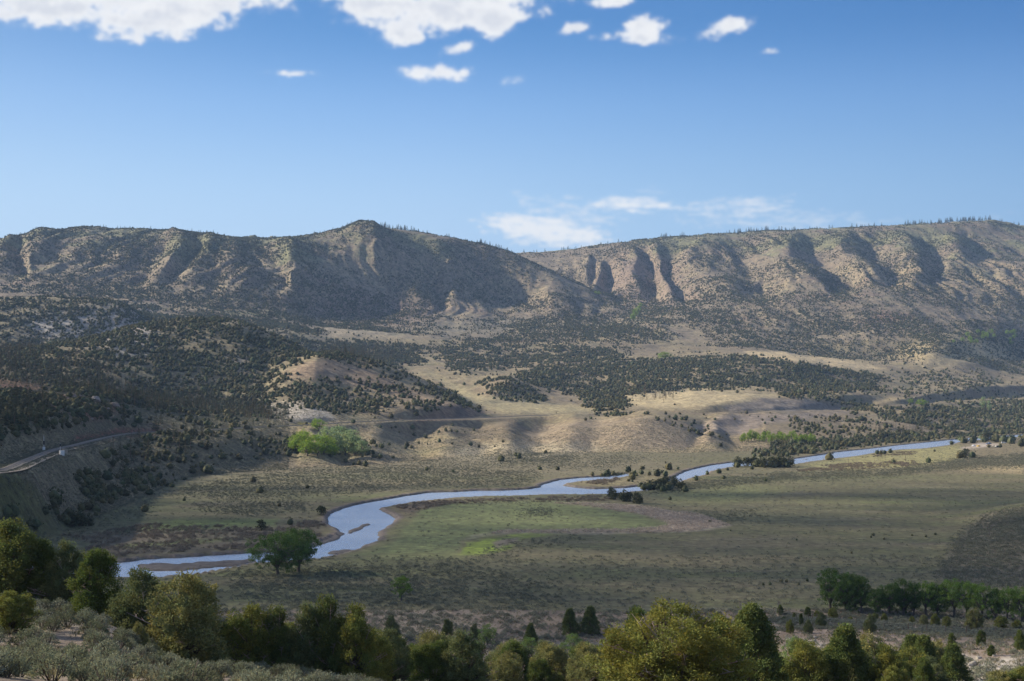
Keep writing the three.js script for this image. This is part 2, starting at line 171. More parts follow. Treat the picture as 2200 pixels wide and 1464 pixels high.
// grid: columns by direction, rows by depth, fine where the view needs it
const cols = []; for (let i = 0; i <= 640; i++) cols.push(-.42 + .84 * i / 640);
const side = [.44, .47, .51, .56, .62, .7, .8, .92, 1.1, 1.35, 1.7, 2.2]; for (const s of side) { cols.push(s); cols.unshift(-s); }
const rows = []; { const seg = (a, b, n) => { for (let i = 0; i < n; i++) rows.push(a + (b - a) * i / n); }; for (let i = 0; i < 90; i++) rows.push(2 * Math.pow(60, i / 90)); seg(120, 420, 110); seg(420, 1000, 170); seg(1000, 2000, 190); seg(2000, 3000, 110); seg(3000, 5300, 250); seg(5300, 9000, 20); rows.push(9000); }
const NC = cols.length, NR = rows.length;
const HG = new Float32Array(NC * NR), RIV = new Float32Array(NC * NR).fill(-99);
for (let i = 0; i < NC; i++) {
  const u = cols[i], px = 1100 + F * u, pc = Math.min(3100, Math.max(-900, px));
  const ks = across.map(a => [a.D(pc), a.y(pc)]);
  for (let k = 1; k < ks.length; k++) if (ks[k][0] < ks[k - 1][0] + 6) ks[k][0] = ks[k - 1][0] + 6;
  const prof = pchip(ks.map(e => e[0]), ks.map(e => e[1])), rD = railD(pc), tD = toeD(pc), lc = leftCrestD(pc);
  for (let j = 0; j < NR; j++) {
    const D = rows[j], X = u * D, Z = -D; let y = prof(D);
    const hill = sstep(tD, tD + 60, D), mount = sstep(2950, 3300, D), rail = 1 - Math.exp(-Math.pow((D - rD) / 22, 2));
    let d = 0;
    if (D < 420) d += (fbm(X / 9, Z / 9, 4) * .35 + fbm(X / 40, Z / 40, 3) * .8 * sstep(20, 60, D)) * (1 - sstep(320, 380, D));
    if (D > 330) d += fbm(X / 50, Z / 50, 3) * .25 * (1 - hill);
    if (hill > 0 && mount < 1) {
      const rg = 1 - Math.abs(fbm(X / 170 + 5, Z / 170, 4)) * 2;
      d += hill * (1 - mount) * rail * (rg * 3.4 * sstep(900, 1800, D) + fbm(X / 60, Z / 60, 4) * 2.6 + fbm(X / 18, Z / 18, 3) * .7) * mix(.55, 1.2, sstep(1100, 2200, D));
    }
    if (px > 640 && px < 1640 && D > tD - 40 && D < rD) { const py = YH - (y - EYE) * F / D; d += gullied(GM, RM, px + fbm(X / 60, Z / 60, 3) * 30, py, 60) * 3 * sstep(tD - 20, tD + 70, D) * sstep(rD - 12, rD - 70, D); }
    if (mount > 0) {
      const py = YH - (y - EYE) * F / D;
      const left = px < 1100 ? D < 4250 : (px < 1340 && D < lc + 90);
      const fade = sstep(700, 640, py) * (left ? sstep(4250, 4020, D) * sstep(lc - 30, lc - 330, D) : sstep(4880, 4480, D)) * (px > 1250 && !left ? sstep(3600, 3900, D) : 1);
      const wob = fbm(X / 110, Z / 420, 4) * 20 + fbm(X / 380 + 8, Z / 700, 2) * 14;
      const g = left ? gullied(GL, RL, px + wob, py + wob * .5, 130) : gullied(GR, RR, px + wob, py + wob * .5, 60);
      const cr = Math.min(1, Math.abs(D - lc) / 200 + .25);
      const sw = X + fbm(X / 300, Z / 300, 2) * 60, rg = 1 - 2 * Math.abs(fbm(sw / 120 + 3, Z / 900, 4));
      d += mount * (g * fade * (left ? 14 : 17) + (rg * (left ? 9 : 11) + fbm(sw / 55, Z / 420, 4) * 7 + (1 - 2 * Math.abs(fbm(sw / 42 + 9, Z / 520, 4))) * 6 + fbm(X / 60 + 4, Z / 90, 4) * 3 + fbm(X / 22, Z / 22, 3) * 2.4) * mix(.35, 1, fade) * cr);
    }
    y += d;
    // the flood plain: terrace on the right, river bed, bars
    if (D > 370 && D < 2100 && D < tD + 60) {
      const terrace = sstep(1980, 2160, px + fbm(X / 25, Z / 25, 2) * 25) * sstep(400, 470, D) * sstep(690, 600, D); y += terrace * (1.5 + 4.5 * sstep(2050, 2260, px));
      const sd = sdist(river, X, Z, 40) + fbm(X / 7, Z / 7, 3) * 1.3;
      RIV[j * NC + i] = sd;
      if (sd > -12) {
        let bed = mix(Math.max(y, .25), -1.6, sstep(-2.2, 2.6, sd)); if (sd < -2.2) bed = mix(y, Math.max(.25, Math.min(y, .7)), sstep(-12, -2.2, sd));
        let bar = -9; for (const b of bars) bar = Math.max(bar, sdist(b, X, Z, 9));
        if (bar > -6) bed = Math.max(bed, mix(bed, .12 + fbm(X / 6, Z / 6, 3) * .12, sstep(-3.5, .5, bar + fbm(X / 8, Z / 8, 2))));
        y = bed;
      }
    }
    if (D > 400 && D < 3000 && px > -400 && px < 2600) { const b = railNear(X, D, px); if (b[0] < 22) y = mix(b[1], y, sstep(5, 22, b[0])); }
    HG[j * NC + i] = y;
  }
}
function colIndex(u) { let a = 0, b = NC - 2; while (a < b) { const m = (a + b + 1) >> 1; if (cols[m] <= u) a = m; else b = m - 1; } return a; }
function rowIndex(D) { let a = 0, b = NR - 2; while (a < b) { const m = (a + b + 1) >> 1; if (rows[m] <= D) a = m; else b = m - 1; } return a; }
function ground(X, D) { const u = X / D, i = colIndex(u), j = rowIndex(D), s = Math.min(1, Math.max(0, (u - cols[i]) / (cols[i + 1] - cols[i]))), t = Math.min(1, Math.max(0, (D - rows[j]) / (rows[j + 1] - rows[j]))), k = j * NC + i; return mix(mix(HG[k], HG[k + 1], s), mix(HG[k + NC], HG[k + NC + 1], s), t); }
function riverAt(X, D) { const i = colIndex(X / D), j = rowIndex(D); return RIV[j * NC + i]; }
// the lowest row number (highest on the picture) that the land nearer than each grid point reaches: what is hidden
const VIS = new Float32Array(NC * NR);
for (let i = 0; i < NC; i++) { let m = 1e9; for (let j = 0; j < NR; j++) { VIS[j * NC + i] = m; m = Math.min(m, YH - (HG[j * NC + i] - EYE) * F / rows[j]); } }
const hiddenRow = (X, D) => VIS[rowIndex(D) * NC + colIndex(X / D)];
const rowOf = (y, D) => YH - (y - EYE) * F / D, colOf = (X, D) => 1100 + F * X / D;
function castTo(px, py, D0 = 30) { const u = (px - 1100) / F, i = colIndex(u); for (let j = rowIndex(D0); j < NR; j++) { const r = YH - (HG[j * NC + i] - EYE) * F / rows[j]; if (r <= py) { const r0 = j ? YH - (HG[(j - 1) * NC + i] - EYE) * F / rows[j - 1] : r, t = j ? Math.min(1, Math.max(0, (r0 - py) / (r0 - r + 1e-6))) : 0; const D = j ? mix(rows[j - 1], rows[j], t) : rows[j]; return { X: u * D, D, y: ground(u * D, D) }; } } return null; }
// where on the slope a tree of about that height has its top on that row; D0..D1 is the stretch of slope it can stand on
function castTop(px, pyTop, height, D0 = 45, D1 = 330) { const u = (px - 1100) / F; let best = null; for (let D = D0; D < D1; D += 1) { const y = ground(u * D, D), need = EYE - (pyTop - YH) * D / F - y, e = Math.abs(need - height); if (need > .6 && (!best || e < best.e - .05)) best = { X: u * D, D, y, h: need, e }; } best.h = Math.min(best.h, height * 1.35); return best; }
console.log('land shaped', NC, NR, (performance.now() / 1000).toFixed(1));

// ───────────────────────── ground colours ─────────────────────────
// matter on the ground, outlined in the photograph: [outline, colour, edge softness in pixels, strength]
const PATCH = [
  [[[985, 1194], [1000, 1166], [1060, 1155], [1150, 1146], [1215, 1143], [1110, 1162], [1095, 1180], [1030, 1194]], [.18, .235, .03], 5, 1],
  [[[1058, 1168], [1085, 1157], [1125, 1154], [1105, 1168], [1068, 1179]], [.16, .125, .105], 4, .9],
  [[[1187, 1081], [1278, 1083], [1379, 1088], [1433, 1098], [1500, 1105], [1571, 1130], [1527, 1137], [1460, 1143], [1312, 1147], [1110, 1146], [1043, 1149], [996, 1158], [1010, 1149], [1090, 1141], [1312, 1139], [1413, 1135], [1440, 1130], [1426, 1119], [1372, 1105], [1245, 1087]], [.34, .28, .225], 4, .95],
  [[[740, 1195], [850, 1115], [960, 1080], [1180, 1076], [1280, 1086], [1370, 1106], [1430, 1125], [1400, 1138], [1080, 1141], [990, 1160], [975, 1195]], [.125, .15, .052], 10, .9],
  [[[830, 1190], [990, 1186], [1000, 1200], [760, 1204]], [.17, .18, .06], 6, .6],
  [[[830, 1092], [860, 1080], [950, 1074], [1000, 1074], [900, 1100], [860, 1112]], [.135, .095, .06], 6, .9],
  [[[180, 1185], [250, 1150], [420, 1160], [600, 1150], [690, 1140], [690, 1168], [540, 1186], [250, 1204]], [.125, .098, .07], 9, .75],
  [[[130, 1150], [330, 1128], [560, 1135], [700, 1118], [700, 1135], [560, 1152], [200, 1168]], [.13, .10, .068], 9, .6],
  [[[250, 1172], [430, 1160], [540, 1156], [430, 1166], [260, 1178]], [.14, .17, .04], 4, .75],
  [[[240, 1140], [380, 1118], [600, 1116], [590, 1130], [420, 1138]], [.16, .19, .05], 7, .9],
  [[[240, 1095], [340, 1080], [420, 1075], [330, 1100]], [.16, .17, .06], 8, .6],
  [[[710, 1078], [800, 1062], [870, 1056], [830, 1068], [750, 1080]], [.11, .13, .035], 6, .7],
  [[[1400, 1060], [1600, 1040], [1700, 1055], [1560, 1085], [1440, 1080]], [.15, .16, .06], 16, .8],
  [[[1560, 1100], [1640, 1085], [1850, 1090], [1860, 1110], [1620, 1125]], [.145, .14, .065], 20, .6],
  [[[1740, 1000], [1850, 975], [2060, 955], [2080, 985], [1950, 1005], [1780, 1012]], [.27, .245, .10], 5, .9],
  [[[1700, 1020], [1760, 985], [1830, 988], [1760, 1012]], [.21, .20, .09], 6, .7],
  [[[2060, 965], [2110, 952], [2150, 955], [2120, 962]], [.5, .42, .36], 3, .8],
  [[[2060, 1008], [2200, 1000], [2200, 1018], [2100, 1012]], [.33, .26, .14], 5, .9],
  [[[1215, 1046], [1240, 1034], [1400, 1024], [1470, 1016], [1440, 1036], [1370, 1046], [1270, 1051]], [.20, .165, .085], 4, .8],
  [[[600, 965], [690, 975], [820, 965], [760, 990], [640, 990]], [.18, .165, .09], 8, .5],
  [[[2010, 1240], [2060, 1150], [2120, 1108], [2230, 1085], [2230, 1262], [2080, 1262]], [.115, .098, .07], 8, .85],
  // foothills
  [[[1600, 755], [1690, 756], [1800, 770], [1900, 793], [1840, 796], [1700, 776], [1610, 764]], [.46, .36, .21], 4, .95],
  [[[1950, 755], [2050, 720], [2150, 742], [2185, 760], [2170, 772], [2100, 775], [1990, 800]], [.38, .30, .17], 12, .85],
  [[[1620, 728], [1780, 720], [1900, 705], [1850, 722], [1700, 738]], [.34, .27, .17], 6, .7],
  [[[920, 800], [990, 830], [1040, 855], [1240, 872], [1285, 886], [1180, 892], [1080, 890], [1000, 860]], [.33, .28, .155], 10, .85],
  [[[1330, 845], [1460, 835], [1640, 845], [1680, 853], [1560, 872], [1440, 880], [1350, 870]], [.42, .34, .20], 10, .9],
  [[[1560, 873], [1640, 855], [1740, 860], [1830, 878], [1700, 884], [1560, 884]], [.21, .175, .145], 4, .95],
  [[[1480, 925], [1560, 893], [1700, 888], [1830, 884], [1700, 905], [1640, 912], [1600, 935]], [.25, .20, .165], 6, .8],
  [[[880, 908], [960, 868], [1010, 872], [1045, 888], [1000, 898], [930, 904]], [.20, .135, .09], 4, .9],
  [[[975, 870], [1000, 872], [1003, 895], [970, 898]], [.085, .065, .055], 4, .7],
  [[[1090, 965], [1150, 915], [1250, 905], [1390, 893], [1480, 910], [1560, 950], [1420, 968], [1250, 968]], [.265, .205, .14], 8, .7],
  [[[950, 975], [1050, 950], [1250, 955], [1300, 965], [1150, 985], [1000, 985]], [.40, .34, .235], 12, .6],
  [[[600, 810], [640, 785], [700, 770], [790, 790], [870, 830], [960, 870], [850, 850], [700, 820]], [.29, .205, .135], 10, .9],
  [[[560, 870], [640, 865], [710, 880], [720, 900], [640, 905], [560, 890]], [.42, .38, .34], 12, .75],
  [[[180, 665], [330, 660], [320, 720], [240, 745], [60, 720], [60, 680]], [.42, .38, .36], 22, .65],
  [[[240, 735], [340, 705], [330, 760], [250, 780]], [.40, .37, .34], 14, .6],
  [[[480, 770], [540, 765], [530, 800], [490, 800]], [.40, .33, .27], 10, .6],
  [[[0, 820], [60, 825], [160, 850], [260, 880], [200, 900], [0, 850]], [.27, .105, .065], 14, .9],
  [[[160, 940], [260, 922], [345, 921], [340, 932], [240, 946], [160, 962]], [.24, .10, .07], 4, .9],
  [[[390, 892], [450, 884], [560, 895], [580, 905], [440, 905]], [.29, .25, .155], 6, .7],
  [[[625, 912], [640, 908], [680, 910], [660, 916]], [.36, .30, .05], 3, .9],
  [[[590, 700], [690, 700], [850, 712], [880, 725], [700, 725]], [.30, .25, .18], 12, .7],
  [[[870, 695], [1000, 690], [1130, 685], [1280, 700], [1150, 715], [930, 720]], [.23, .205, .145], 14, .6],
  [[[1850, 690], [1900, 672], [1960, 680], [1930, 692]], [.30, .17, .12], 10, .7],
  [[[1340, 545], [1440, 560], [1500, 640], [1400, 660], [1300, 640], [1260, 590]], [.22, .155, .125], 24, .55],
  [[[640, 660], [760, 620], [960, 660], [930, 690], [760, 690]], [.21, .14, .118], 24, .55],
  // near bench and outcrop
  [[[1660, 1345], [1800, 1345], [1950, 1365], [2200, 1385], [2200, 1440], [2050, 1420], [1880, 1400], [1700, 1400]], [.29, .215, .165], 8, .85],
  [[[1940, 1400], [2060, 1405], [2130, 1425], [2200, 1405], [2200, 1470], [1960, 1470]], [.46, .41, .35], 10, .9],
  [[[1690, 1370], [1790, 1385], [1800, 1420], [1700, 1420]], [.42, .37, .32], 10, .7]].map(([pts, c, w, s]) => ({ P: poly(pts), c, w, s }));
const sageDark = [poly([[2010, 1240], [2060, 1150], [2120, 1108], [2230, 1085], [2230, 1262], [2080, 1262]])];
function groundColour(X, D, y, px, py, slope, sd, zone) {
  const n1 = fbm(X / 45 + 7, D / 45, 4), n2 = fbm(X / 9, D / 9 + 3, 3), n3 = fbm(X / 260 + 1.3, D / 260, 3), n4 = fbm(X / 130, D / 34 + 11, 4);
  let c;
  if (zone === 0) { c = mix3([.20, .15, .11], [.27, .215, .165], sstep(-.3, .5, n1 + n2 * .5)); c = mix3(c, [.115, .115, .07], sstep(.1, .6, fbm(X / 14 + 50, D / 14, 3)) * .6); }
  else if (zone === 1) {
    c = mix3([.108, .108, .044], [.138, .118, .062], sstep(-.5, .5, n4 + n2 * .3));
    c = mix3(c, [.088, .104, .032], sstep(.0, .7, fbm(X / 160 + 9, D / 50 + 2, 4) + n2 * .25) * .95);
    c = mix3(c, [.155, .122, .098], sstep(.25, .8, fbm(X / 70 + 70, D / 18 + 5, 4)) * .6);
    c = mix3(c, [.19, .165, .105], sstep(.2, .65, fbm(X / 95 + 31, D / 11 + 7, 4)) * .7); c = mix3(c, [.062, .066, .030], sstep(.2, .6, fbm(X / 30 + 61, D / 7 + 17, 4)) * .55);
    c = mix3(c, [.20, .158, .09], sstep(800, 1050, D) * sstep(1500, 1800, px + n3 * 200) * .75);
    c = mix3(c, [.20, .165, .105], sstep(760, 1000, D) * sstep(1600, 1300, px + n3 * 200) * .6);
  } else if (zone === 2) {
    c = mix3([.20, .155, .098], [.275, .22, .125], sstep(-.4, .5, n1 + n3));
    c = mix3(c, [.175, .16, .082], sstep(.0, .6, fbm(X / 110 + 30, D / 110, 4)) * .7);
    c = mix3(c, [.16, .105, .075], sstep(.1, .5, slope + n1 * .15 - .15) * .6);
    c = mix3(c, [.17, .15, .09], sstep(700, 550, px) * .6);
  } else {
    c = mix3([.20, .155, .108], [.265, .212, .135], sstep(-.4, .5, n1 + n3 * .6));
    c = mix3(c, [.165, .165, .08], sstep(.05, .55, n3 + n1 * .5 + sstep(590, 500, py) * .75 - .3) * .85);
    c = mix3(c, [.235, .155, .118], sstep(.15, .6, fbm(X / 190 + 80, D / 90, 4)) * .6);
    c = mix3(c, [.045, .052, .03], sstep(.1, .5, fbm(X / 16 + 20, D / 16, 3)) * .75);
  }
  const jx = px + (n1 * 14 + n2 * 7), jy = py + (n1 * 5 + n2 * 2.5);
  for (const q of PATCH) { const s = soft(q.P, jx, jy, q.w); if (s > 0) c = mix3(c, [q.c[0] * (1 + n2 * .25), q.c[1] * (1 + n2 * .25), q.c[2] * (1 + n2 * .25)], s * q.s); }
  if (sd > -11 && zone === 1) {
    c = mix3(c, [.15, .13, .06], sstep(-11, -5, sd + n2 * 4) * .6);
    c = mix3(c, [.16, .125, .105], sstep(-4.5, -1.5, sd + n2 * 2));
    if (sd > -1.8) c = mix3([.20, .165, .145], [.12, .10, .088], sstep(-.5, .5, n2 + n1));
    if (y < -.25) c = [.05, .06, .06];
  }
  const k = 1 + n2 * .3 + noise(X / 2.7 + 5, D / 4.1) * .28; return [c[0] * k, c[1] * k, c[2] * k];
}
// fine grain for all ground materials
function grainTexture(size, seed, fn) { const d = new Uint8Array(size * size * 4); for (let j = 0; j < size; j++) for (let i = 0; i < size; i++) { const v = fn(i / size, j / size), k = (j * size + i) * 4; d[k] = v[0]; d[k + 1] = v[1]; d[k + 2] = v[2]; d[k + 3] = 255; } const t = new THREE.DataTexture(d, size, size); t.wrapS = t.wrapT = THREE.RepeatWrapping; t.magFilter = THREE.LinearFilter; t.colorSpace = THREE.SRGBColorSpace; t.needsUpdate = true; return t; }
function tileNoise(u, v, f, o, sx) { let s = 0, a = 1, t = 0; for (let k = 0; k < o; k++) { const n = (x, y) => noise(x * f + sx + k * 31, y * f + sx); const w = u, z = v; s += a * (n(u, v) * (1 - w) * (1 - z) + n(u - 1, v) * w * (1 - z) + n(u, v - 1) * (1 - w) * z + n(u - 1, v - 1) * w * z) * 1.4; t += a; a *= .6; f *= 2; } return s / t; }
const grainA = grainTexture(768, 1, (u, v) => { const n = tileNoise(u, v, 10, 5, 3), m = tileNoise(u, v, 60, 3, 44); const k = 208 + n * 120 + m * 90; return [Math.max(90, Math.min(255, k)), Math.max(90, Math.min(255, k + n * 14)), Math.max(80, Math.min(255, k - 4 - m * 16))]; });
const bumpA = grainTexture(512, 2, (u, v) => { const n = tileNoise(u, v, 24, 5, 12), k = 128 + n * 190; const q = Math.max(0, Math.min(255, k)); return [q, q, q]; }); bumpA.colorSpace = THREE.NoColorSpace;
function groundMaterial(bump) { const m = new THREE.MeshStandardMaterial({ vertexColors: true, roughness: 1, map: grainA, bumpMap: bumpA, bumpScale: bump }); return m; }
{
  // zones: 0 near hillside, 1 valley floor, 2 foothills, 3 left mountain, 4 right mountain
  const zoneOf = new Uint8Array(NC * NR), pos = new Float32Array(NC * NR * 3), col = new Float32Array(NC * NR * 3), uv = new Float32Array(NC * NR * 2), nor = new Float32Array(NC * NR * 3);
  const tile = [7, 30, 45, 90, 90];
  for (let j = 0; j < NR; j++) for (let i = 0; i < NC; i++) {
    const k = j * NC + i, D = rows[j], X = cols[i] * D; pos[k * 3] = X; pos[k * 3 + 1] = HG[k]; pos[k * 3 + 2] = -D;
    const px = 1100 + F * cols[i], pc = Math.max(-900, Math.min(3100, px));
    zoneOf[k] = D < 345 ? 0 : D < toeD(pc) + 10 ? 1 : D < across[19].D(pc) ? 2 : (px < 1100 ? D < 4300 : px < 1340 && D < leftCrestD(pc) + 90) ? 3 : 4;
  }
  const at = (i, j) => HG[Math.max(0, Math.min(NR - 1, j)) * NC + Math.max(0, Math.min(NC - 1, i))];
  for (let j = 0; j < NR; j++) for (let i = 0; i < NC; i++) {
    const k = j * NC + i, i0 = Math.max(0, i - 1), i1 = Math.min(NC - 1, i + 1), j0 = Math.max(0, j - 1), j1 = Math.min(NR - 1, j + 1);
    // surface normal from the cross product of the two grid directions
    const ax = (cols[i1] - cols[i0]) * rows[j], ay = at(i1, j) - at(i0, j), bx = cols[i] * (rows[j1] - rows[j0]), by = at(i, j1) - at(i, j0), bz = -(rows[j1] - rows[j0]);
    let nx = ay * bz, ny = -ax * bz, nz = ax * by - ay * bx; const l = Math.hypot(nx, ny, nz); nx /= l; ny /= l; nz /= l;
    nor[k * 3] = nx; nor[k * 3 + 1] = ny; nor[k * 3 + 2] = nz;
    const D = rows[j], X = cols[i] * D, y = HG[k], z = zoneOf[k];
    const c = groundColour(X, D, y, 1100 + F * cols[i], rowOf(y, D), 1 - ny, RIV[k], Math.min(3, z));
    col[k * 3] = c[0] * 1.5; col[k * 3 + 1] = c[1] * 1.5; col[k * 3 + 2] = c[2] * 1.5;     // the grain map averages about two thirds
    const t = D < 345 ? 7 : D < 1000 ? 30 : D < 2950 ? 45 : 90; uv[k * 2] = X / t; uv[k * 2 + 1] = -D / t;
  }
  const shared = { position: new THREE.BufferAttribute(pos, 3), normal: new THREE.BufferAttribute(nor, 3), color: new THREE.BufferAttribute(col, 3) };
  const names = ['hillside_ground', 'valley_floor', 'foothills', 'mountain_slope', 'mountain_slope_001'];
  const labels = ['brown sagebrush hillside ground in front of the valley', 'flat grassy valley floor along the river', 'rolling tan foothills with junipers and the railway', 'long mountain slope with a small peak, dark in shade', 'gullied mountain slope with a flat wooded top beyond the canyon'];
  for (let z = 0; z < 5; z++) {
    const map = new Int32Array(NC * NR).fill(-1), vi = [], idx = [];
    const use = k => { if (map[k] < 0) { map[k] = vi.length; vi.push(k); } return map[k]; };
    for (let j = 0; j < NR - 1; j++) for (let i = 0; i < NC - 1; i++) { const k = j * NC + i; if (zoneOf[k] !== z) continue; const a = use(k), b = use(k + 1), c = use(k + NC), d = use(k + NC + 1); idx.push(a, b, c, b, d, c); }
    const g = new THREE.BufferGeometry(), n = vi.length, P = new Float32Array(n * 3), N = new Float32Array(n * 3), C = new Float32Array(n * 3), U = new Float32Array(n * 2);
    vi.forEach((k, q) => { for (let e = 0; e < 3; e++) { P[q * 3 + e] = pos[k * 3 + e]; N[q * 3 + e] = nor[k * 3 + e]; C[q * 3 + e] = col[k * 3 + e]; } U[q * 2] = pos[k * 3] / tile[z]; U[q * 2 + 1] = pos[k * 3 + 2] / tile[z]; });
    g.setAttribute('position', new THREE.BufferAttribute(P, 3)); g.setAttribute('normal', new THREE.BufferAttribute(N, 3)); g.setAttribute('color', new THREE.BufferAttribute(C, 3)); g.setAttribute('uv', new THREE.BufferAttribute(U, 2)); g.setIndex(idx);
    const m = new THREE.Mesh(g, groundMaterial([.12, .35, .6, 1.6, 1.6][z])); m.name = names[z]; m.userData = { kind: 'structure', label: labels[z] }; m.receiveShadow = m.castShadow = true; scene.add(m);
  }
  // the slope that the viewer stands on, going on behind and beside
  const g = new THREE.PlaneGeometry(900, 420, 40, 20); g.rotateX(-Math.PI / 2); g.translate(0, 0, 209); const q = g.attributes.position; for (let i = 0; i < q.count; i++) { const x = q.getX(i), z = q.getZ(i); q.setY(i, 52.4 + z * .16 + fbm(x / 60, z / 60, 3) * Math.min(4, Math.hypot(x, z) / 12)); }
  const cc = new Float32Array(q.count * 3); for (let i = 0; i < q.count; i++) { cc[i * 3] = .33; cc[i * 3 + 1] = .26; cc[i * 3 + 2] = .2; } g.setAttribute('color', new THREE.BufferAttribute(cc, 3)); g.computeVertexNormals();
  const u = g.attributes.uv; for (let i = 0; i < q.count; i++) u.setXY(i, q.getX(i) / 7, q.getZ(i) / 7);
  const m = new THREE.Mesh(g, groundMaterial(.12)); m.name = 'hillside_ground_001'; m.userData = { kind: 'structure' }; scene.add(m);
}
console.log('ground built', (performance.now() / 1000).toFixed(1));

// ───────────────────────── river ─────────────────────────
{
  const s = new THREE.Shape(river.pts.map(([x, z]) => new THREE.Vector2(x, -z)));
  const wide = new THREE.Shape(); // a little wider than the bed, so that the banks cut the shoreline
  const n = river.pts.length, area = river.pts.reduce((a, q, i) => { const r = river.pts[(i + 1) % n]; return a + q[0] * r[1] - r[0] * q[1]; }, 0);
  river.pts.forEach((q, i) => { const a = river.pts[(i + n - 1) % n], b = river.pts[(i + 1) % n]; let dx = b[0] - a[0], dz = b[1] - a[1]; const l = Math.hypot(dx, dz); const sgn = area > 0 ? 1 : -1; const x = q[0] + dz / l * 2.2 * sgn, z = q[1] - dx / l * 2.2 * sgn; i ? wide.lineTo(x, -z) : wide.moveTo(x, -z); });
  const g = new THREE.ShapeGeometry(wide); g.rotateX(-Math.PI / 2); const u = g.attributes.uv, q = g.attributes.position; for (let i = 0; i < q.count; i++) u.setXY(i, q.getX(i) / 14, q.getZ(i) / 14);
  const ripple = grainTexture(512, 5, (a, b) => { const v = 128 + tileNoise(a, b, 14, 5, 77) * 210, c = Math.max(0, Math.min(255, v)); return [c, c, c]; }); ripple.colorSpace = THREE.NoColorSpace;
  const m = new THREE.Mesh(g, new THREE.MeshPhysicalMaterial({ color: new THREE.Color(.62, .70, .80), metalness: .62, roughness: .26, ior: 1.5, bumpMap: ripple, bumpScale: .6 }));
  m.position.y = -.25; m.name = 'river'; m.userData = { kind: 'structure', label: 'winding blue river with gravel bars crossing the valley floor' }; scene.add(m);
}

// ───────────────────────── plants: geometry ─────────────────────────
class Tri {                                      // loose triangles with a colour each
  constructor() { this.p = []; this.c = []; }
  tri(a, b, c, k) { this.p.push(a[0], a[1], a[2], b[0], b[1], b[2], c[0], c[1], c[2]); for (let i = 0; i < 3; i++) this.c.push(k[0], k[1], k[2]); }
  tube(a, b, ra, rb, k, n = 5) { const d = new THREE.Vector3(b[0] - a[0], b[1] - a[1], b[2] - a[2]).normalize(), s = new THREE.Vector3(Math.abs(d.y) > .9 ? 1 : 0, Math.abs(d.y) > .9 ? 0 : 1, 0).cross(d).normalize(), t = d.clone().cross(s); const ring = (o, r) => [...Array(n)].map((_, i) => { const q = i / n * 6.2832, c = Math.cos(q) * r, e = Math.sin(q) * r; return [o[0] + s.x * c + t.x * e, o[1] + s.y * c + t.y * e, o[2] + s.z * c + t.z * e]; }); const A = ring(a, ra), B = ring(b, rb); for (let i = 0; i < n; i++) { const j = (i + 1) % n; this.tri(A[i], A[j], B[j], k); this.tri(A[i], B[j], B[i], k); } }
  geo() { const g = new THREE.BufferGeometry(); g.setAttribute('position', new THREE.Float32BufferAttribute(this.p, 3)); g.setAttribute('color', new THREE.Float32BufferAttribute(this.c, 3)); return g; }
}
const vary = (r, k, a) => { const s = 1 + (r() - .5) * a, w = (r() - .5) * a * .5; return [k[0] * (s + w), k[1] * s, k[2] * (s - w)]; };
function spray(T, o, dir, len, wid, k, r) {       // one spray of scale leaves: two crossing slim blades
  const d = dir, ax = [r() - .5, r() - .5, r() - .5]; let s = [d[1] * ax[2] - d[2] * ax[1], d[2] * ax[0] - d[0] * ax[2], d[0] * ax[1] - d[1] * ax[0]]; const l = Math.hypot(...s) || 1; s = s.map(v => v / l * wid);
  const e = [o[0] + d[0] * len, o[1] + d[1] * len, o[2] + d[2] * len], m = [o[0] + d[0] * len * .45, o[1] + d[1] * len * .45, o[2] + d[2] * len * .45];
  T.tri([m[0] - s[0], m[1] - s[1], m[2] - s[2]], [m[0] + s[0], m[1] + s[1], m[2] + s[2]], e, k); T.tri([m[0] - s[0], m[1] - s[1], m[2] - s[2]], o, [m[0] + s[0], m[1] + s[1], m[2] + s[2]], k);
}
const unit = r => { const z = r() * 2 - 1, a = r() * 6.2832, q = Math.sqrt(1 - z * z); return [q * Math.cos(a), z, q * Math.sin(a)]; };
const norm = v => { const l = Math.hypot(...v) || 1; return v.map(x => x / l); };
const BARK = [.11, .082, .062];
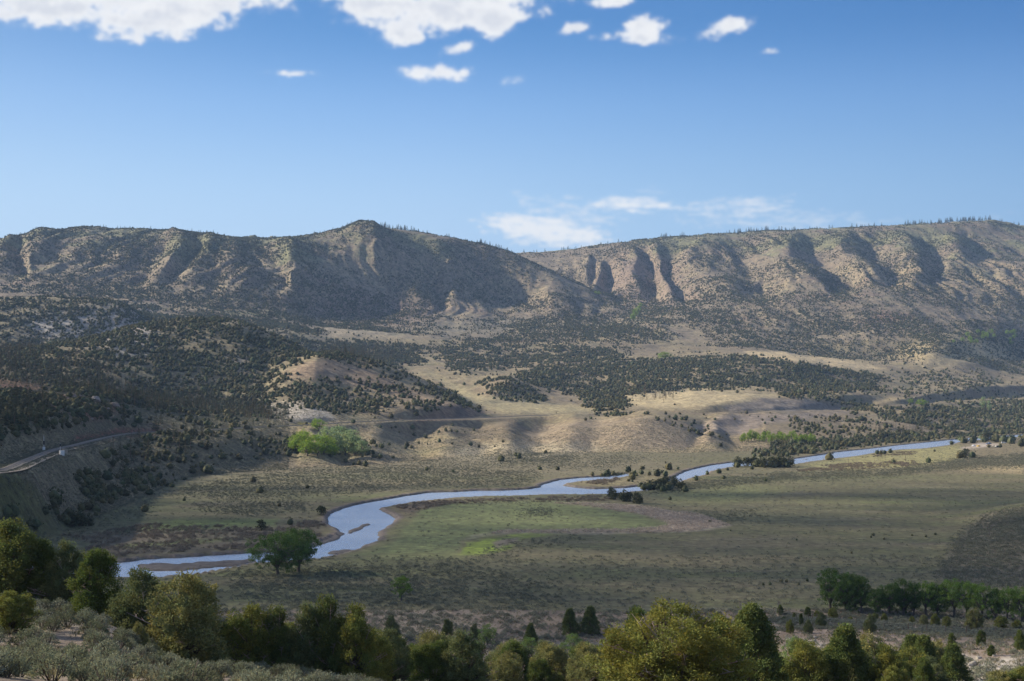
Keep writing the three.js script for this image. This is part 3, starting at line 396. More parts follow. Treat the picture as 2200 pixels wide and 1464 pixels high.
// juniper of unit height 1 and width W; n clumps, m sprays each
function juniper(seed, { W = 1, n = 200, m = 50, len = .05, wid = .012, cr = .11, col = [.052, .062, .02], cone = .5, low = .06, core = false, leaders = 4, out = .17, rough = .5, dead = 0 }) {
  const r = RNG(seed), F1 = new Tri(), B = new Tri(), ph = r() * 50, lean = [(r() - .5) * .1, (r() - .5) * .1];
  const heads = [[0, 0, 1, leaders > 1 ? .66 : 1]]; for (let i = 1; i < leaders; i++) { const a = (i + r() * .7) / (leaders - 1) * 6.2832, q = W * (out + .13 * r()); heads.push([Math.cos(a) * q, Math.sin(a) * q, .55 + .4 * r(), .36 + .26 * r()]); }
  const env = (t, a, k = 1) => W / 2 * k * (mix(Math.pow(Math.sin(Math.PI * Math.min(1, t * .8 + .18)), .8), 1.15 * Math.pow(1 - t, .75) + .06, cone)) * (1 + rough * noise(ph + Math.cos(a) * 1.6, t * 4 + Math.sin(a) * 1.6 + ph));
  const tops = [];
  for (let i = 0; i < n; i++) {
    const hd = heads[i % heads.length === 0 || leaders === 1 ? 0 : r() * heads.length | 0], t = low + (1 - low - cr * .4) * Math.pow(r(), .85), a = r() * 6.2832, R = env(t, a, hd[3]), q = R * (.5 + .55 * Math.sqrt(r())), c = [hd[0] * (.4 + .6 * t) + Math.cos(a) * q + lean[0] * t, t * hd[2], hd[1] * (.4 + .6 * t) + Math.sin(a) * q + lean[1] * t], s = cr * (.45 + .85 * r());
    if (i % 9 === 0) tops.push(c);
    const tint = vary(r, col, .5);
    for (let j = 0; j < m; j++) {
      const u = unit(r), e = Math.pow(r(), .5) * s, o = [c[0] + u[0] * e, Math.max(.01, c[1] + u[1] * e * 1.1), c[2] + u[2] * e];
      const out = norm([u[0] * .7 + (r() - .5) * 1.7, u[1] * .5 + .4 + (r() - .5) * 1.5, u[2] * .7 + (r() - .5) * 1.7]);
      spray(F1, o, out, len * (.6 + .8 * r()), wid * (.7 + .6 * r()), vary(r, tint, .45), r);
    }
  }
  if (core) { const g = new THREE.IcosahedronGeometry(1, 1).attributes.position; for (let i = 0; i < g.count; i += 3) { const v = k => { const x = g.getX(i + k), y = g.getY(i + k), z = g.getZ(i + k), t = .5 + y * .42, R = env(Math.max(0, t), Math.atan2(z, x)) * .82 * Math.sqrt(Math.max(0, 1 - y * y)) / Math.max(.3, Math.sqrt(Math.max(0, 1 - Math.pow(t * 2 - 1, 2)))); const l = Math.hypot(x, z) || 1; return [x / l * R, t, z / l * R]; }; F1.tri(v(0), v(1), v(2), vary(r, col, .3)); } }
  const k = BARK, st = [0, -.06, 0], tr = W * .045; B.tube(st, [lean[0] * .4, .35, lean[1] * .4], tr, tr * .7, k, 7); B.tube([lean[0] * .4, .35, lean[1] * .4], [lean[0], .8, lean[1]], tr * .7, tr * .15, k, 6);
  for (const c of tops) { const q = .06 + r() * .4; const b = [lean[0] * q, q * c[1] + .02, lean[1] * q], md = [mix(b[0], c[0], .55), mix(b[1], c[1], .4), mix(b[2], c[2], .55)]; B.tube(b, md, tr * .34, tr * .22, vary(r, k, .5), 4); B.tube(md, c, tr * .22, tr * .06, vary(r, k, .5), 4); }
  for (let i = 0; i < dead; i++) { const t = .12 + .8 * r(), a = r() * 6.2832, R = env(t, a, .95) * (.85 + .22 * r()), o = [lean[0] * t, t * .7, lean[1] * t], md = [Math.cos(a) * R * .55, t * .85 + .03 * r(), Math.sin(a) * R * .55], e = [Math.cos(a + .2) * R, Math.min(1.02, t + .04 + .08 * r()), Math.sin(a + .2) * R], g = [.27 + .1 * r(), .24, .215]; B.tube(o, md, tr * .24, tr * .15, vary(r, k, .4), 4); B.tube(md, e, tr * .11, tr * .03, g, 4); for (let b = 0; b < 3; b++) { const f = .3 + .6 * r(), m2 = [mix(md[0], e[0], f), mix(md[1], e[1], f), mix(md[2], e[2], f)], u = unit(r); B.tube(m2, [m2[0] + u[0] * .07, m2[1] + Math.abs(u[1]) * .07, m2[2] + u[2] * .07], tr * .07, tr * .02, g, 3); } }
  return { crown: F1.geo(), trunk: B.geo() };
}
function conifer(seed, { W = .36, levels = 20, col = [.038, .052, .022], gap = .12, fine = 5, point = 1 }) {
  const r = RNG(seed), T = new Tri(), B = new Tri(); B.tube([0, -.04, 0], [0, .96, 0], W * .055, W * .008, [.13, .09, .065], 6);
  for (let l = 0; l < levels; l++) {
    const t = gap + (1 - gap) * l / levels + (r() - .5) * .02, R = W / 2 * Math.pow(1 - t, point) * (.7 + .55 * r()) + .012, nb = 6 + (r() * 3 | 0), a0 = r() * 6.28;
    for (let b = 0; b < nb; b++) {
      const a = a0 + b / nb * 6.2832 + (r() - .5) * .5, L = R * (.65 + .5 * r()), dy = -.14 * L + (r() - .3) * .02, e = [Math.cos(a) * L, t + dy, Math.sin(a) * L]; const tint = vary(r, col, .5);
      for (let q = 0; q < fine; q++) { const f = .2 + .8 * (q + r()) / fine, o = [e[0] * f, t + dy * f, e[2] * f], d = norm([Math.cos(a) + (r() - .5) * 1.6, .35 + r() * .5, Math.sin(a) + (r() - .5) * 1.6]); spray(T, o, d, .035 + L * .28, .010 + L * .085, vary(r, tint, .4), r); }
    }
  }
  for (let q = 0; q < 6; q++) spray(T, [0, .93 + q * .01, 0], norm([(r() - .5) * .5, 1, (r() - .5) * .5]), .05, .01, col, r);
  return { crown: T.geo(), trunk: B.geo() };
}
// broadleaf tree with forked limbs; leaf clumps sit on the ends of the limbs
function broadleaf(seed, { W = 1, limbs = 5, clumps = 70, m = 60, leaf = .02, cr = .1, col = [.07, .105, .025], bark = [.12, .10, .085], bare = .22, stems = 1 }) {
  const r = RNG(seed), T = new Tri(), B = new Tri(), ph = r() * 40, lo = bare * .75, roots = [];
  for (let s = 0; s < stems; s++) { const sx = stems > 1 ? (r() - .5) * W * .4 : 0, sz = stems > 1 ? (r() - .5) * W * .3 : 0, tr = .024 / Math.sqrt(stems) + .008, f = [sx * 1.2 + (r() - .5) * .06, bare + r() * .05, sz * 1.2 + (r() - .5) * .06]; B.tube([sx, -.04, sz], f, tr * 1.3, tr, bark, 7); const mids = []; for (let i = 0; i < limbs; i++) { const a = i / limbs * 6.2832 + r(), q = W * (.1 + .14 * r()), md = [f[0] + Math.cos(a) * q, f[1] + .12 + .25 * r(), f[2] + Math.sin(a) * q]; B.tube(f, md, tr * .62, tr * .4, bark, 6); mids.push(md); } roots.push({ tr, mids }); }
  for (let i = 0; i < clumps; i++) {
    const v = r() * 2 - 1, a = r() * 6.2832, q = Math.cbrt(.18 + .82 * r()), w = Math.sqrt(1 - v * v), bulge = 1 + .8 * noise(ph + Math.cos(a) * 1.3 * w, ph + v * 1.6 + Math.sin(a) * 1.3 * w);
    const c = [Math.cos(a) * w * q * (W / 2 - cr * .5) * bulge, (lo + .97) / 2 + v * q * ((.97 - lo) / 2 - cr * .5) * (v < 0 ? bulge : 1), Math.sin(a) * w * q * (W / 2 - cr * .5) * bulge], s = cr * (.5 + .8 * r()), tint = vary(r, col, .45);
    if (i % 4 === 0) { const g = roots[i % roots.length], md = g.mids[r() * g.mids.length | 0]; B.tube(md, c, g.tr * .3, g.tr * .07, bark, 4); }
    for (let j = 0; j < m; j++) { const u = unit(r), e = Math.cbrt(r()) * s; spray(T, [c[0] + u[0] * e, c[1] + u[1] * e * .75, c[2] + u[2] * e], unit(r), leaf * (.7 + .6 * r()), leaf * .42, vary(r, tint, .4), r); }
  }
  return { crown: T.geo(), trunk: B.geo() };
}
function bush(seed, { m = 160, len = .38, wid = .035, col = [.15, .17, .115], W = 1.25, twig = 18, tw = [.10, .08, .065], up = .55 }) {
  const r = RNG(seed), T = new Tri(), B = new Tri(), ph = r() * 30; for (let i = 0; i < twig; i++) { const a = r() * 6.28, q = W * .42 * Math.sqrt(r()); B.tube([Math.cos(a) * .05, -.08, Math.sin(a) * .05], [Math.cos(a) * q, .45 + .4 * r(), Math.sin(a) * q], .022, .008, vary(r, tw, .4), 3); }
  for (let i = 0; i < m; i++) { const a = r() * 6.2832, q = Math.sqrt(r()), R = W / 2 * (.82 + .5 * noise(ph + Math.cos(a) * 1.4, ph + Math.sin(a) * 1.4)), y = Math.max(.05, (1 - q * q * .8) * (.62 + .3 * r()) - .15 * r()), o = [Math.cos(a) * q * R, y, Math.sin(a) * q * R]; spray(T, o, norm([Math.cos(a) * q + (r() - .5) * 1.3, up + (r() - .2) * .9, Math.sin(a) * q + (r() - .5) * 1.3]), len * (.5 + .7 * r()), wid * (.6 + .8 * r()), vary(r, col, .5), r); }
  return { crown: T.geo(), trunk: B.geo() };
}
function bareTree(seed, { W = .7, depth = 4, col = [.20, .17, .155] }) {
  const r = RNG(seed), B = new Tri(); const grow = (o, d, l, q, k) => { const e = [o[0] + d[0] * l, o[1] + d[1] * l, o[2] + d[2] * l]; B.tube(o, e, q, q * .68, col, k > 2 ? 5 : 3); if (k <= 0) return; const n = 2 + (r() * 2 | 0); for (let i = 0; i < n; i++) { const u = unit(r); grow(e, norm([d[0] + u[0] * W, d[1] + u[1] * W * .6 + .12, d[2] + u[2] * W]), l * (.62 + .22 * r()), q * .62, k - 1); } }; grow([0, -.03, 0], [0, 1, 0], .27, .03, depth); return B.geo();
}
const leafMat = (rough = 1, through = .25) => new THREE.MeshPhysicalMaterial({ vertexColors: true, roughness: rough, specularIntensity: .25, side: THREE.DoubleSide, transmission: through, thickness: 0 });
const MAT = { leaf: leafMat(1, .3), soft: leafMat(1, .42), far: new THREE.MeshStandardMaterial({ vertexColors: true, roughness: 1, side: THREE.DoubleSide }), bark: new THREE.MeshStandardMaterial({ vertexColors: true, roughness: 1 }) };
const both = o => mergeGeometries([o.crown, o.trunk]);

// ───────────────────────── things ─────────────────────────
const taken = {}; const numbered = n => { const k = taken[n] = (taken[n] ?? -1) + 1; return k ? `${n}_${String(k).padStart(3, '0')}` : n; };
function plantProto(o, m = MAT.leaf) { const g = new THREE.Group(); const c = new THREE.Mesh(o.crown, m); c.name = 'crown'; const t = new THREE.Mesh(o.trunk, MAT.bark); t.name = 'trunk'; g.add(t, c); for (const q of [c, t]) q.castShadow = q.receiveShadow = true; return g; }
function place(proto, name, at, height, width, turn, label, category, group, sink = 0) {
  const o = proto.clone(); o.name = numbered(name); o.position.set(at.X, at.y - sink, -at.D); o.scale.set(width, height, width); o.rotation.y = turn; o.castShadow = o.receiveShadow = true;
  o.userData = { label, category }; if (group) o.userData.group = group; scene.add(o); return o;
}
const R = RNG(4242);
const hero = juniper(11, { W: 1.25, out: .26, n: 460, m: 130, len: .022, wid: .0055, cr: .07, col: [.225, .225, .048], cone: .2, leaders: 9, rough: .8, dead: 46, low: .12 });
const hiJ = [[21, 1.05, .25, [.20, .215, .05]], [22, .95, .35, [.115, .15, .035]], [23, 1.15, .2, [.235, .235, .085]], [24, .85, .5, [.15, .18, .05]], [25, 1.1, .3, [.15, .175, .07]]].map(([s, W, cone, col]) => plantProto(juniper(s, { W, cone, col, n: 230, m: 112, len: .030, wid: .0075, cr: .08, rough: .85, dead: 16 })));
const heroP = plantProto(hero);
const greenC = [31, 32].map(s => plantProto(juniper(s, { W: .62, cone: .95, n: 240, m: 90, len: .03, wid: .0075, cr: .07, col: [.13, .165, .045], leaders: 1, low: .04 })));
const lightP = [41, 42].map(s => plantProto(broadleaf(s, { W: .8, limbs: 5, clumps: 90, m: 50, leaf: .024, cr: .10, col: [.22, .31, .085], bare: .1, stems: 2 }), MAT.soft));

// foreground trees: [column, row of the top, height in metres, kind, width, what it looks like]
const near = [
  [205, 1180, 5.4, 1, 1.02, 'large dense dark green juniper with a sunlit top above the sagebrush slope'],
  [395, 1233, 6.4, 2, 1.06, 'large olive juniper at the edge of the sagebrush slope'],
  [298, 1335, 3.6, 2, .8, 'small olive juniper leaning against the big olive juniper'],
  [22, 1268, 3.6, 0, 1.3, 'yellow green juniper with bare lower limbs among the sagebrush'],
  [30, 1118, 6.2, 3, 1.1, 'tall dark juniper on the shoulder of the near slope'], [88, 1158, 5.0, 1, .9, 'dark juniper on the shoulder of the near slope, next to the tall one'], [140, 1162, 4.6, 4, .9, 'dull green juniper behind the large dense dark one'],
  [195, 1318, 1.9, 0, 1.15, 'low yellowish juniper shrub in the middle of the sagebrush'],
  [300, 1222, 4.0, 4, 1.05, 'rounded juniper behind the large dense dark one, towards the river'], [345, 1275, 3.2, 1, 1, 'green juniper tucked behind the big olive juniper'], [450, 1212, 3.4, 3, .75, 'pointed dark juniper below the river bend'],
  [1450, 1292, 6.6, 9, 1.12, 'huge spreading yellow green juniper with bare twisting limbs']];
const kindText = ['yellow green', 'deep green', 'straw tinted', 'upright mid green', 'dull grey green'];
const sizeText = (v, a, b) => v < a ? 'low' : v < b ? 'middle sized' : 'tall';
const thicketLabel = (k, hh, px) => `${sizeText(hh, 3.8, 5.2)} ${kindText[k]} juniper in the thicket ${px < 1290 ? 'below the sagebrush slope' : px < 1720 ? 'around the huge spreading juniper' : 'under the fenced bench'}`;
for (const [px, top, hh, kind, w, label] of near) {
  const at = castTop(px, top, hh, kind === 9 ? 68 : kind === 2 ? 84 : px < 30 && top > 1200 ? 80 : 100, kind === 9 ? 78 : kind === 2 ? 100 : 190), proto = kind === 9 ? heroP : hiJ[kind];
  place(proto, 'juniper_tree', at, at.h, (kind === 9 ? 9.4 / 1.25 : at.h * w), R() * 6.28, label, 'juniper tree', undefined, .1);
}
// thicket below the near slope
const thicket = [[540, 1300, 5.2, 0, .9], [500, 1345, 4, 2, .9], [592, 1306, 5, 3, .8], [575, 1350, 5.5, 0, 1], [660, 1297, 5, 4, .85], [700, 1284, 5.6, 3, .8], [762, 1300, 5, 0, .8], [715, 1342, 6, 2, 1.1], [640, 1372, 5.5, 0, 1.1], [560, 1400, 5, 2, 1], [840, 1322, 5, 4, .9], [800, 1352, 5, 0, 1], [860, 1370, 5, 3, .9], [790, 1410, 5.4, 2, 1.1], [700, 1405, 5, 0, 1], [945, 1368, 5.5, 0, 1.0], [880, 1410, 4.5, 1, 1], [1000, 1400, 5, 3, .9], [1105, 1378, 5.2, 1, .9], [1150, 1402, 5, 4, 1], [1060, 1420, 5, 1, 1], [1200, 1412, 5.4, 2, 1], [1240, 1430, 5.2, 0, 1.1], [990, 1308, 3.4, 4, 1], [922, 1288, 2.6, 1, 1.1], [960, 1330, 3.6, 3, .8], [1020, 1340, 3.2, 4, .9], [1185, 1440, 4.6, 0, 1.1], [620, 1430, 5, 0, 1.2], [960, 1440, 5, 2, 1.1], [1330, 1370, 5, 0, .9], [1640, 1375, 5.4, 2, 1], [1690, 1425, 5, 0, 1.1], [1560, 1400, 5, 0, 1.1], [1868, 1362, 6, 2, .85], [1760, 1402, 5.4, 0, 1], [1920, 1430, 5, 0, 1], [1800, 1425, 5, 3, 1], [2150, 1440, 3.6, 2, 1.5], [2195, 1432, 3.4, 0, 1.4], [1535, 1283, 4.2, 1, 1.05], [1365, 1272, 4.6, 1, .6], [2250, 1400, 5, 0, 1], [-40, 1190, 5, 1, 1]];
for (const [px, top, hh, kind, w] of thicket) { const at = castTop(px, top, hh, 100, 300); place(hiJ[kind], 'juniper_tree', at, at.h, at.h * w * (.95 + R() * .12), R() * 6.28, thicketLabel(kind, at.h, px), 'juniper tree', 'junipers crowding the bottom of the near slope', .1); }
{ // the rest of the thicket, crown to crown
  const r = RNG(606), spots = []; for (let i = 0; i < 5000 && spots.length < 185; i++) { const px = i % 5 < 1 ? 470 + r() * 500 : i % 5 < 3 ? 900 + r() * 390 : 1600 + r() * 420, D = 108 + 90 * Math.sqrt(r()) * (px > 1300 ? .75 : 1), X = (px - 1100) / F * D, y = ground(X, D), hh = 2.6 + 3.4 * r(), top = rowOf(y + hh, D); if (top > 1462 || top < (px < 1300 ? 1305 + Math.abs(px - 700) * .09 : 1372) + r() * 30 || [1045, 1025, 1372, 1230, 1135, 1700, 1685, 1765, 1210].some(c => Math.abs(c - px) < 26) || spots.some(q => Math.hypot(q[0] - X, q[1] - D) < 2.3)) continue; spots.push([X, D]); const k = [0, 2, 4, 0, 3, 1][r() * 6 | 0]; place(hiJ[k], 'juniper_tree', { X, D, y }, hh, hh * (.85 + .4 * r()), r() * 6.28, thicketLabel(k, hh, px), 'juniper tree', 'junipers crowding the bottom of the near slope', .1); }
  console.log('thicket filler', spots.length);
}
// dark conifers and fresh green saplings among them
for (const [px, top, hh, w] of [[1226, 1308, 5.8, 1], [1266, 1303, 6.2, 1.05], [1620, 1298, 7, 1.05], [1815, 1344, 6, 1.15], [1716, 1375, 5, 1], [1955, 1364, 6, 1.05], [1990, 1366, 6.2, 1], [2052, 1385, 5.6, 1.1], [1140, 1340, 5, .9], [690, 1330, 5, .9]]) { const at = castTop(px, top, hh, 110); place(greenC[R() * 2 | 0], 'fir_tree', at, at.h, at.h * w, R() * 6.28, 'dark pointed conifer rising from the juniper thicket', 'fir tree', 'dark conifers among the junipers', .1); }
for (const [px, top, hh, w] of [[1045, 1335, 5, 1.1], [1025, 1372, 4.4, 1], [1372, 1302, 5, 1], [1232, 1358, 4.4, 1.1], [1135, 1365, 4, 1.1], [1700, 1360, 5, .8], [1685, 1395, 4, .8], [1765, 1395, 3, .8], [1210, 1376, 3, .9]]) { const at = castTop(px, top, hh, 115); place(lightP[R() * 2 | 0], 'aspen_sapling', at, at.h, at.h * w, R() * 6.28, 'fresh light green sapling between the dark junipers', 'sapling', 'light green saplings in the thicket', .05); }
// bench on the right: single junipers
for (const [px, base, hpx, kind, w] of [[1677, 1322, 22, 1, 1], [1706, 1330, 14, 3, .9], [1684, 1336, 12, 4, 1.2], [1722, 1344, 26, 1, .55], [1735, 1326, 22, 1, .9], [1698, 1362, 30, 0, .8], [1738, 1362, 30, 4, .8], [1765, 1350, 34, 4, .9], [1790, 1330, 24, 0, 1.1], [1828, 1335, 10, 0, 1.5], [1880, 1335, 18, 0, 1], [1900, 1338, 20, 0, 1], [1870, 1360, 40, 4, .9], [1985, 1345, 24, 2, 1], [2010, 1345, 26, 0, 1], [2035, 1350, 26, 0, .9], [2095, 1352, 44, 2, 1.0], [2150, 1352, 28, 0, 1.3], [2185, 1352, 20, 0, 1.4], [2045, 1392, 32, 1, .8], [2108, 1388, 34, 1, .85], [2192, 1398, 44, 1, .8], [2130, 1410, 24, 1, 1.1], [1960, 1340, 16, 0, 1], [1755, 1328, 16, 0, 1.1], [1645, 1340, 18, 1, 1]]) {
  const at = castTo(px, base, 150), hh = Math.max(1, hpx * at.D / F); place(hiJ[kind], 'juniper_tree', at, hh, hh * w, R() * 6.28, `${sizeText(hh, 1.6, 2.8)} ${kindText[kind]} juniper growing on the bare bench by the wire fence`, 'juniper tree', 'junipers on the fenced bench', .06);
}
// cottonwoods
const cw = [51, 52, 53].map((s, i) => plantProto(broadleaf(s, { W: [1.3, 1.0, .8][i], limbs: 7, clumps: [270, 230, 150][i], m: 90, leaf: .018, cr: .078, col: [.085, .15, .032], bare: .13 }), MAT.soft));
const cwl = [54, 55].map(s => plantProto(broadleaf(s, { W: .85, limbs: 7, clumps: 120, m: 80, leaf: .018, cr: .078, col: [.165, .26, .045], bare: .2 }), MAT.soft));
place(cw[0], 'cottonwood_tree', castTo(598, 1236, 350), 13.4, 13.2, .6, 'big round cottonwood with several limbs on the river bank, the wider of a pair', 'cottonwood tree', undefined, .1);
place(cw[1], 'cottonwood_tree', castTo(640, 1229, 350), 14.0, 13.2, 2.2, 'tall cottonwood behind the wider one on the river bank', 'cottonwood tree', undefined, .1);
place(cwl[0], 'cottonwood_tree', castTo(862, 1292, 250), 7, 6.8, 1.1, 'lone light green cottonwood in the sagebrush flat', 'cottonwood tree');
for (const [px, base, top, l, w] of [[1786, 1311, 1218, 0, .85], [1818, 1315, 1228, 0, .8], [1836, 1316, 1232, 0, .75], [1850, 1318, 1236, 0, .7], [1885, 1322, 1262, 2, .8], [1912, 1322, 1252, 2, .8], [1940, 1322, 1240, 0, .8], [1962, 1324, 1250, 0, .8], [1990, 1326, 1246, 1, .85], [2016, 1326, 1252, 0, .8], [2050, 1328, 1240, 1, .95], [2078, 1330, 1246, 1, .9], [2110, 1332, 1250, 1, .95], [2140, 1334, 1262, 0, .8], [2165, 1336, 1258, 1, .8], [2198, 1338, 1255, 1, 1], [2235, 1338, 1250, 1, 1]]) {
  const at = castTo(px, base, 310), hh = (base - top) * at.D / F * 1.04; place(l === 1 ? cwl[R() * 2 | 0] : cw[1 + (R() * 2 | 0)], 'cottonwood_tree', at, hh, hh * w, R() * 6.28, l === 1 ? 'fresh green cottonwood in the row beside the dark sagebrush terrace' : 'slim dark cottonwood in the row along the meadow edge', 'cottonwood tree', l === 1 ? 'fresh green cottonwoods of the row' : 'darker cottonwoods of the row', .1);
}
// bright green groves by the railway and in the hills (far: whole trees in one mesh)
const groveM = [61, 62].map(s => { const q = new THREE.Mesh(both(broadleaf(s, { W: .95, limbs: 5, clumps: 70, m: 30, leaf: .042, cr: .12, col: [.24, .34, .05], bare: .1 })), MAT.soft); return q; });
const paleM = [63, 64].map(s => new THREE.Mesh(both(broadleaf(s, { W: .95, limbs: 5, clumps: 70, m: 30, leaf: .042, cr: .12, col: [.30, .37, .17], bare: .1 })), MAT.soft));
function grove(list, protos, name, label, group, category = 'tree') { for (const [px, base, hpx, w] of list) { const at = castTo(px, base, 500); if (!at) continue; const hh = hpx * at.D / F; place(protos[R() * protos.length | 0], name, at, hh, hh * w, R() * 6.28, label, category, group, .2); } }
grove([[643, 974, 46, 1.1], [668, 972, 44, 1.2], [652, 962, 42, 1.1], [696, 976, 46, 1.2], [660, 980, 40, 1.1], [632, 972, 30, 1], [682, 980, 36, 1.2], [712, 982, 34, 1.1]], groveM, 'cottonwood_tree', 'bright yellow green cottonwood in the grove below the railway', 'bright cottonwoods of the grove', 'cottonwood tree');
grove([[720, 978, 56, 1.1], [742, 978, 58, 1.1], [705, 966, 54, 1.1], [730, 964, 54, 1.1], [762, 980, 48, 1.1], [778, 980, 36, 1.1], [750, 968, 50, 1.1]], paleM, 'cottonwood_tree', 'pale green cottonwood in the grove below the railway', 'pale cottonwoods of the grove', 'cottonwood tree');
grove([[683, 925, 30, 1.3]], [groveM[0]], 'cottonwood_tree', 'round deep green cottonwood beside the railway, above the grove', undefined, 'cottonwood tree');
grove([[1957, 868, 12, 1.2], [1980, 872, 16, 1.7]], groveM, 'cottonwood_tree', 'bright green cottonwood beside the railway on the far bank', 'pair of green cottonwoods by the railway', 'cottonwood tree');
grove([[1428, 772, 18, 1.8]], groveM, 'cottonwood_tree', 'lone bright green tree dome among the dark juniper belts', undefined, 'cottonwood tree');
grove([[1366, 682, 22, .7], [1360, 690, 18, .8], [1372, 672, 16, .8], [1376, 662, 12, .8], [1286, 634, 10, .8], [1280, 632, 8, .8]], groveM, 'aspen_tree', 'light green aspen in the mouth of the canyon', 'aspens in the canyon mouth', 'aspen tree');
{ const l = []; for (let i = 0; i < 26; i++) l.push([1592 + i * 6.2 + R() * 5, 946 + R() * 10 - i * .12 + (i > 18 ? 8 : 0), 16 + R() * 12, .6]); grove(l, groveM, 'willow_tree', 'bright green willow in the row above the river bend', 'bright green willows above the river', 'willow tree'); }
{ const l = []; for (let i = 0; i < 22; i++) l.push([2050 + R() * 150, 712 + R() * 10 + (i % 5) * 5, 9 + R() * 5, .9]); grove(l, groveM, 'aspen_tree', 'light green aspen in the wooded draw behind the tan hill', 'aspens in the far draw', 'aspen tree'); }
grove([[2113, 880, 30, .5], [2125, 885, 26, .5]], paleM, 'aspen_tree', 'pale green aspen among the dark junipers above the far river bank', 'pale aspens above the river', 'aspen tree');
// bare grey trees
const bareG = [71, 72].map(s => new THREE.Mesh(bareTree(s, {}), MAT.bark));
place(bareG[0], 'dead_tree', castTo(2126, 1152, 350), 5.4, 5.4, .4, 'bare grey tree standing on the dark sagebrush terrace', 'dead tree');
place(bareG[1], 'dead_tree', castTop(1305, 1318, 5, 100), 5, 5.5, 2, 'leafless grey tree beside the huge spreading juniper', 'dead tree');
place(bareG[0], 'dead_tree', castTo(1672, 1311, 310), 2.9, 3, 2.6, 'small leafless shrub at the edge of the meadow by the fence', 'dead tree');

// ───────────────────────── plants over the wide land ─────────────────────────
const JD = [ // juniper density per 100 square metres, outlined in the photograph
  [[[330, 700], [480, 688], [560, 713], [650, 755], [640, 775], [600, 790], [630, 830], [560, 880], [400, 890], [250, 870], [100, 830], [0, 810], [-200, 810], [-200, 760], [150, 735]], 7.5],
  [[[-200, 640], [340, 645], [340, 760], [200, 760], [0, 760], [-200, 760]], 6], [[[330, 690], [420, 660], [600, 670], [700, 690], [690, 720], [560, 705], [480, 690]], 4.5],
  [[[640, 815], [720, 805], [860, 835], [960, 880], [900, 890], [700, 890], [620, 860]], 3.6], [[[600, 790], [700, 765], [800, 780], [900, 820], [1010, 870], [960, 870], [800, 810]], .8], [[[780, 778], [880, 808], [960, 842], [1040, 890], [1000, 880], [900, 830]], 3.6],
  [[[690, 740], [760, 735], [900, 740], [900, 780], [800, 792], [700, 780], [640, 755], [600, 720], [650, 725]], 6], [[[915, 745], [1000, 728], [1200, 733], [1345, 755], [1320, 778], [1200, 782], [1050, 792], [960, 778]], 3.6],
  [[[940, 790], [1000, 780], [1030, 795], [980, 802]], 2], [[[1035, 822], [1090, 813], [1165, 852], [1150, 864], [1080, 860]], 5], [[[1120, 800], [1250, 780], [1440, 775], [1620, 768], [1780, 785], [1900, 815], [1880, 838], [1750, 842], [1600, 832], [1480, 837], [1370, 850], [1340, 880], [1320, 892], [1270, 884], [1250, 850], [1130, 825]], 5.4],
  [[[1235, 728], [1300, 700], [1400, 703], [1445, 725], [1350, 748]], 2.8], [[[1470, 645], [1640, 640], [1800, 680], [1800, 720], [1600, 725], [1470, 700]], .9], [[[1700, 680], [1850, 670], [1940, 688], [2050, 708], [2000, 728], [1850, 715], [1700, 708]], 3],
  [[[1560, 735], [1800, 730], [2050, 745], [2000, 780], [1900, 780], [1700, 755]], 1.0], [[[2020, 700], [2220, 740], [2220, 768], [2170, 757], [2050, 718]], 5], [[[1930, 800], [2100, 795], [2180, 830], [2100, 845], [1960, 830]], 1.2], [[[1660, 848], [1750, 842], [1850, 868], [1905, 880], [1850, 890], [1760, 865]], 3.4],
  [[[1880, 890], [1960, 875], [2220, 862], [2220, 930], [2080, 935], [1980, 920]], 3.6], [[[1620, 975], [1700, 950], [1850, 940], [2060, 925], [2200, 918], [2200, 934], [2060, 941], [1930, 954], [1790, 968], [1700, 982]], 5], [[[1700, 900], [1800, 893], [1900, 905], [1960, 930], [1830, 940], [1720, 935]], .9],
  [[[-200, 860], [80, 850], [250, 870], [330, 910], [230, 930], [120, 950], [0, 1000], [-200, 1060]], 7], [[[130, 990], [330, 935], [460, 925], [600, 950], [620, 975], [560, 990], [420, 1020], [330, 1060], [190, 1090]], 2.2], [[[-200, 1040], [60, 1000], [180, 1000], [250, 1070], [140, 1140], [-200, 1160]], 5], [[[560, 930], [640, 930], [640, 985], [580, 985]], 1.5], [[[780, 940], [820, 950], [800, 985], [760, 985]], 2],
  [[[150, 600], [330, 590], [560, 620], [720, 670], [560, 690], [330, 660], [150, 650]], 2.2], [[[50, 530], [340, 520], [520, 540], [520, 600], [300, 610], [50, 600]], .38], [[[1400, 650], [1480, 650], [1480, 700], [1400, 700]], 1.3], [[[360, 880], [560, 880], [620, 905], [560, 925], [400, 925]], .9], [[[830, 905], [960, 910], [1000, 935], [860, 930]], .5], [[[1390, 895], [1500, 905], [1560, 940], [1480, 930]], 1.0],
  [[[1330, 1020], [1500, 1000], [1640, 985], [1690, 1000], [1500, 1030], [1380, 1050]], .5], [[[1860, 830], [2000, 840], [2200, 845], [2200, 858], [1960, 862]], .8], [[[600, 830], [640, 850], [620, 890], [560, 890]], 1.4]].map(([q, d]) => ({ P: poly(q), d: d / 100 }));
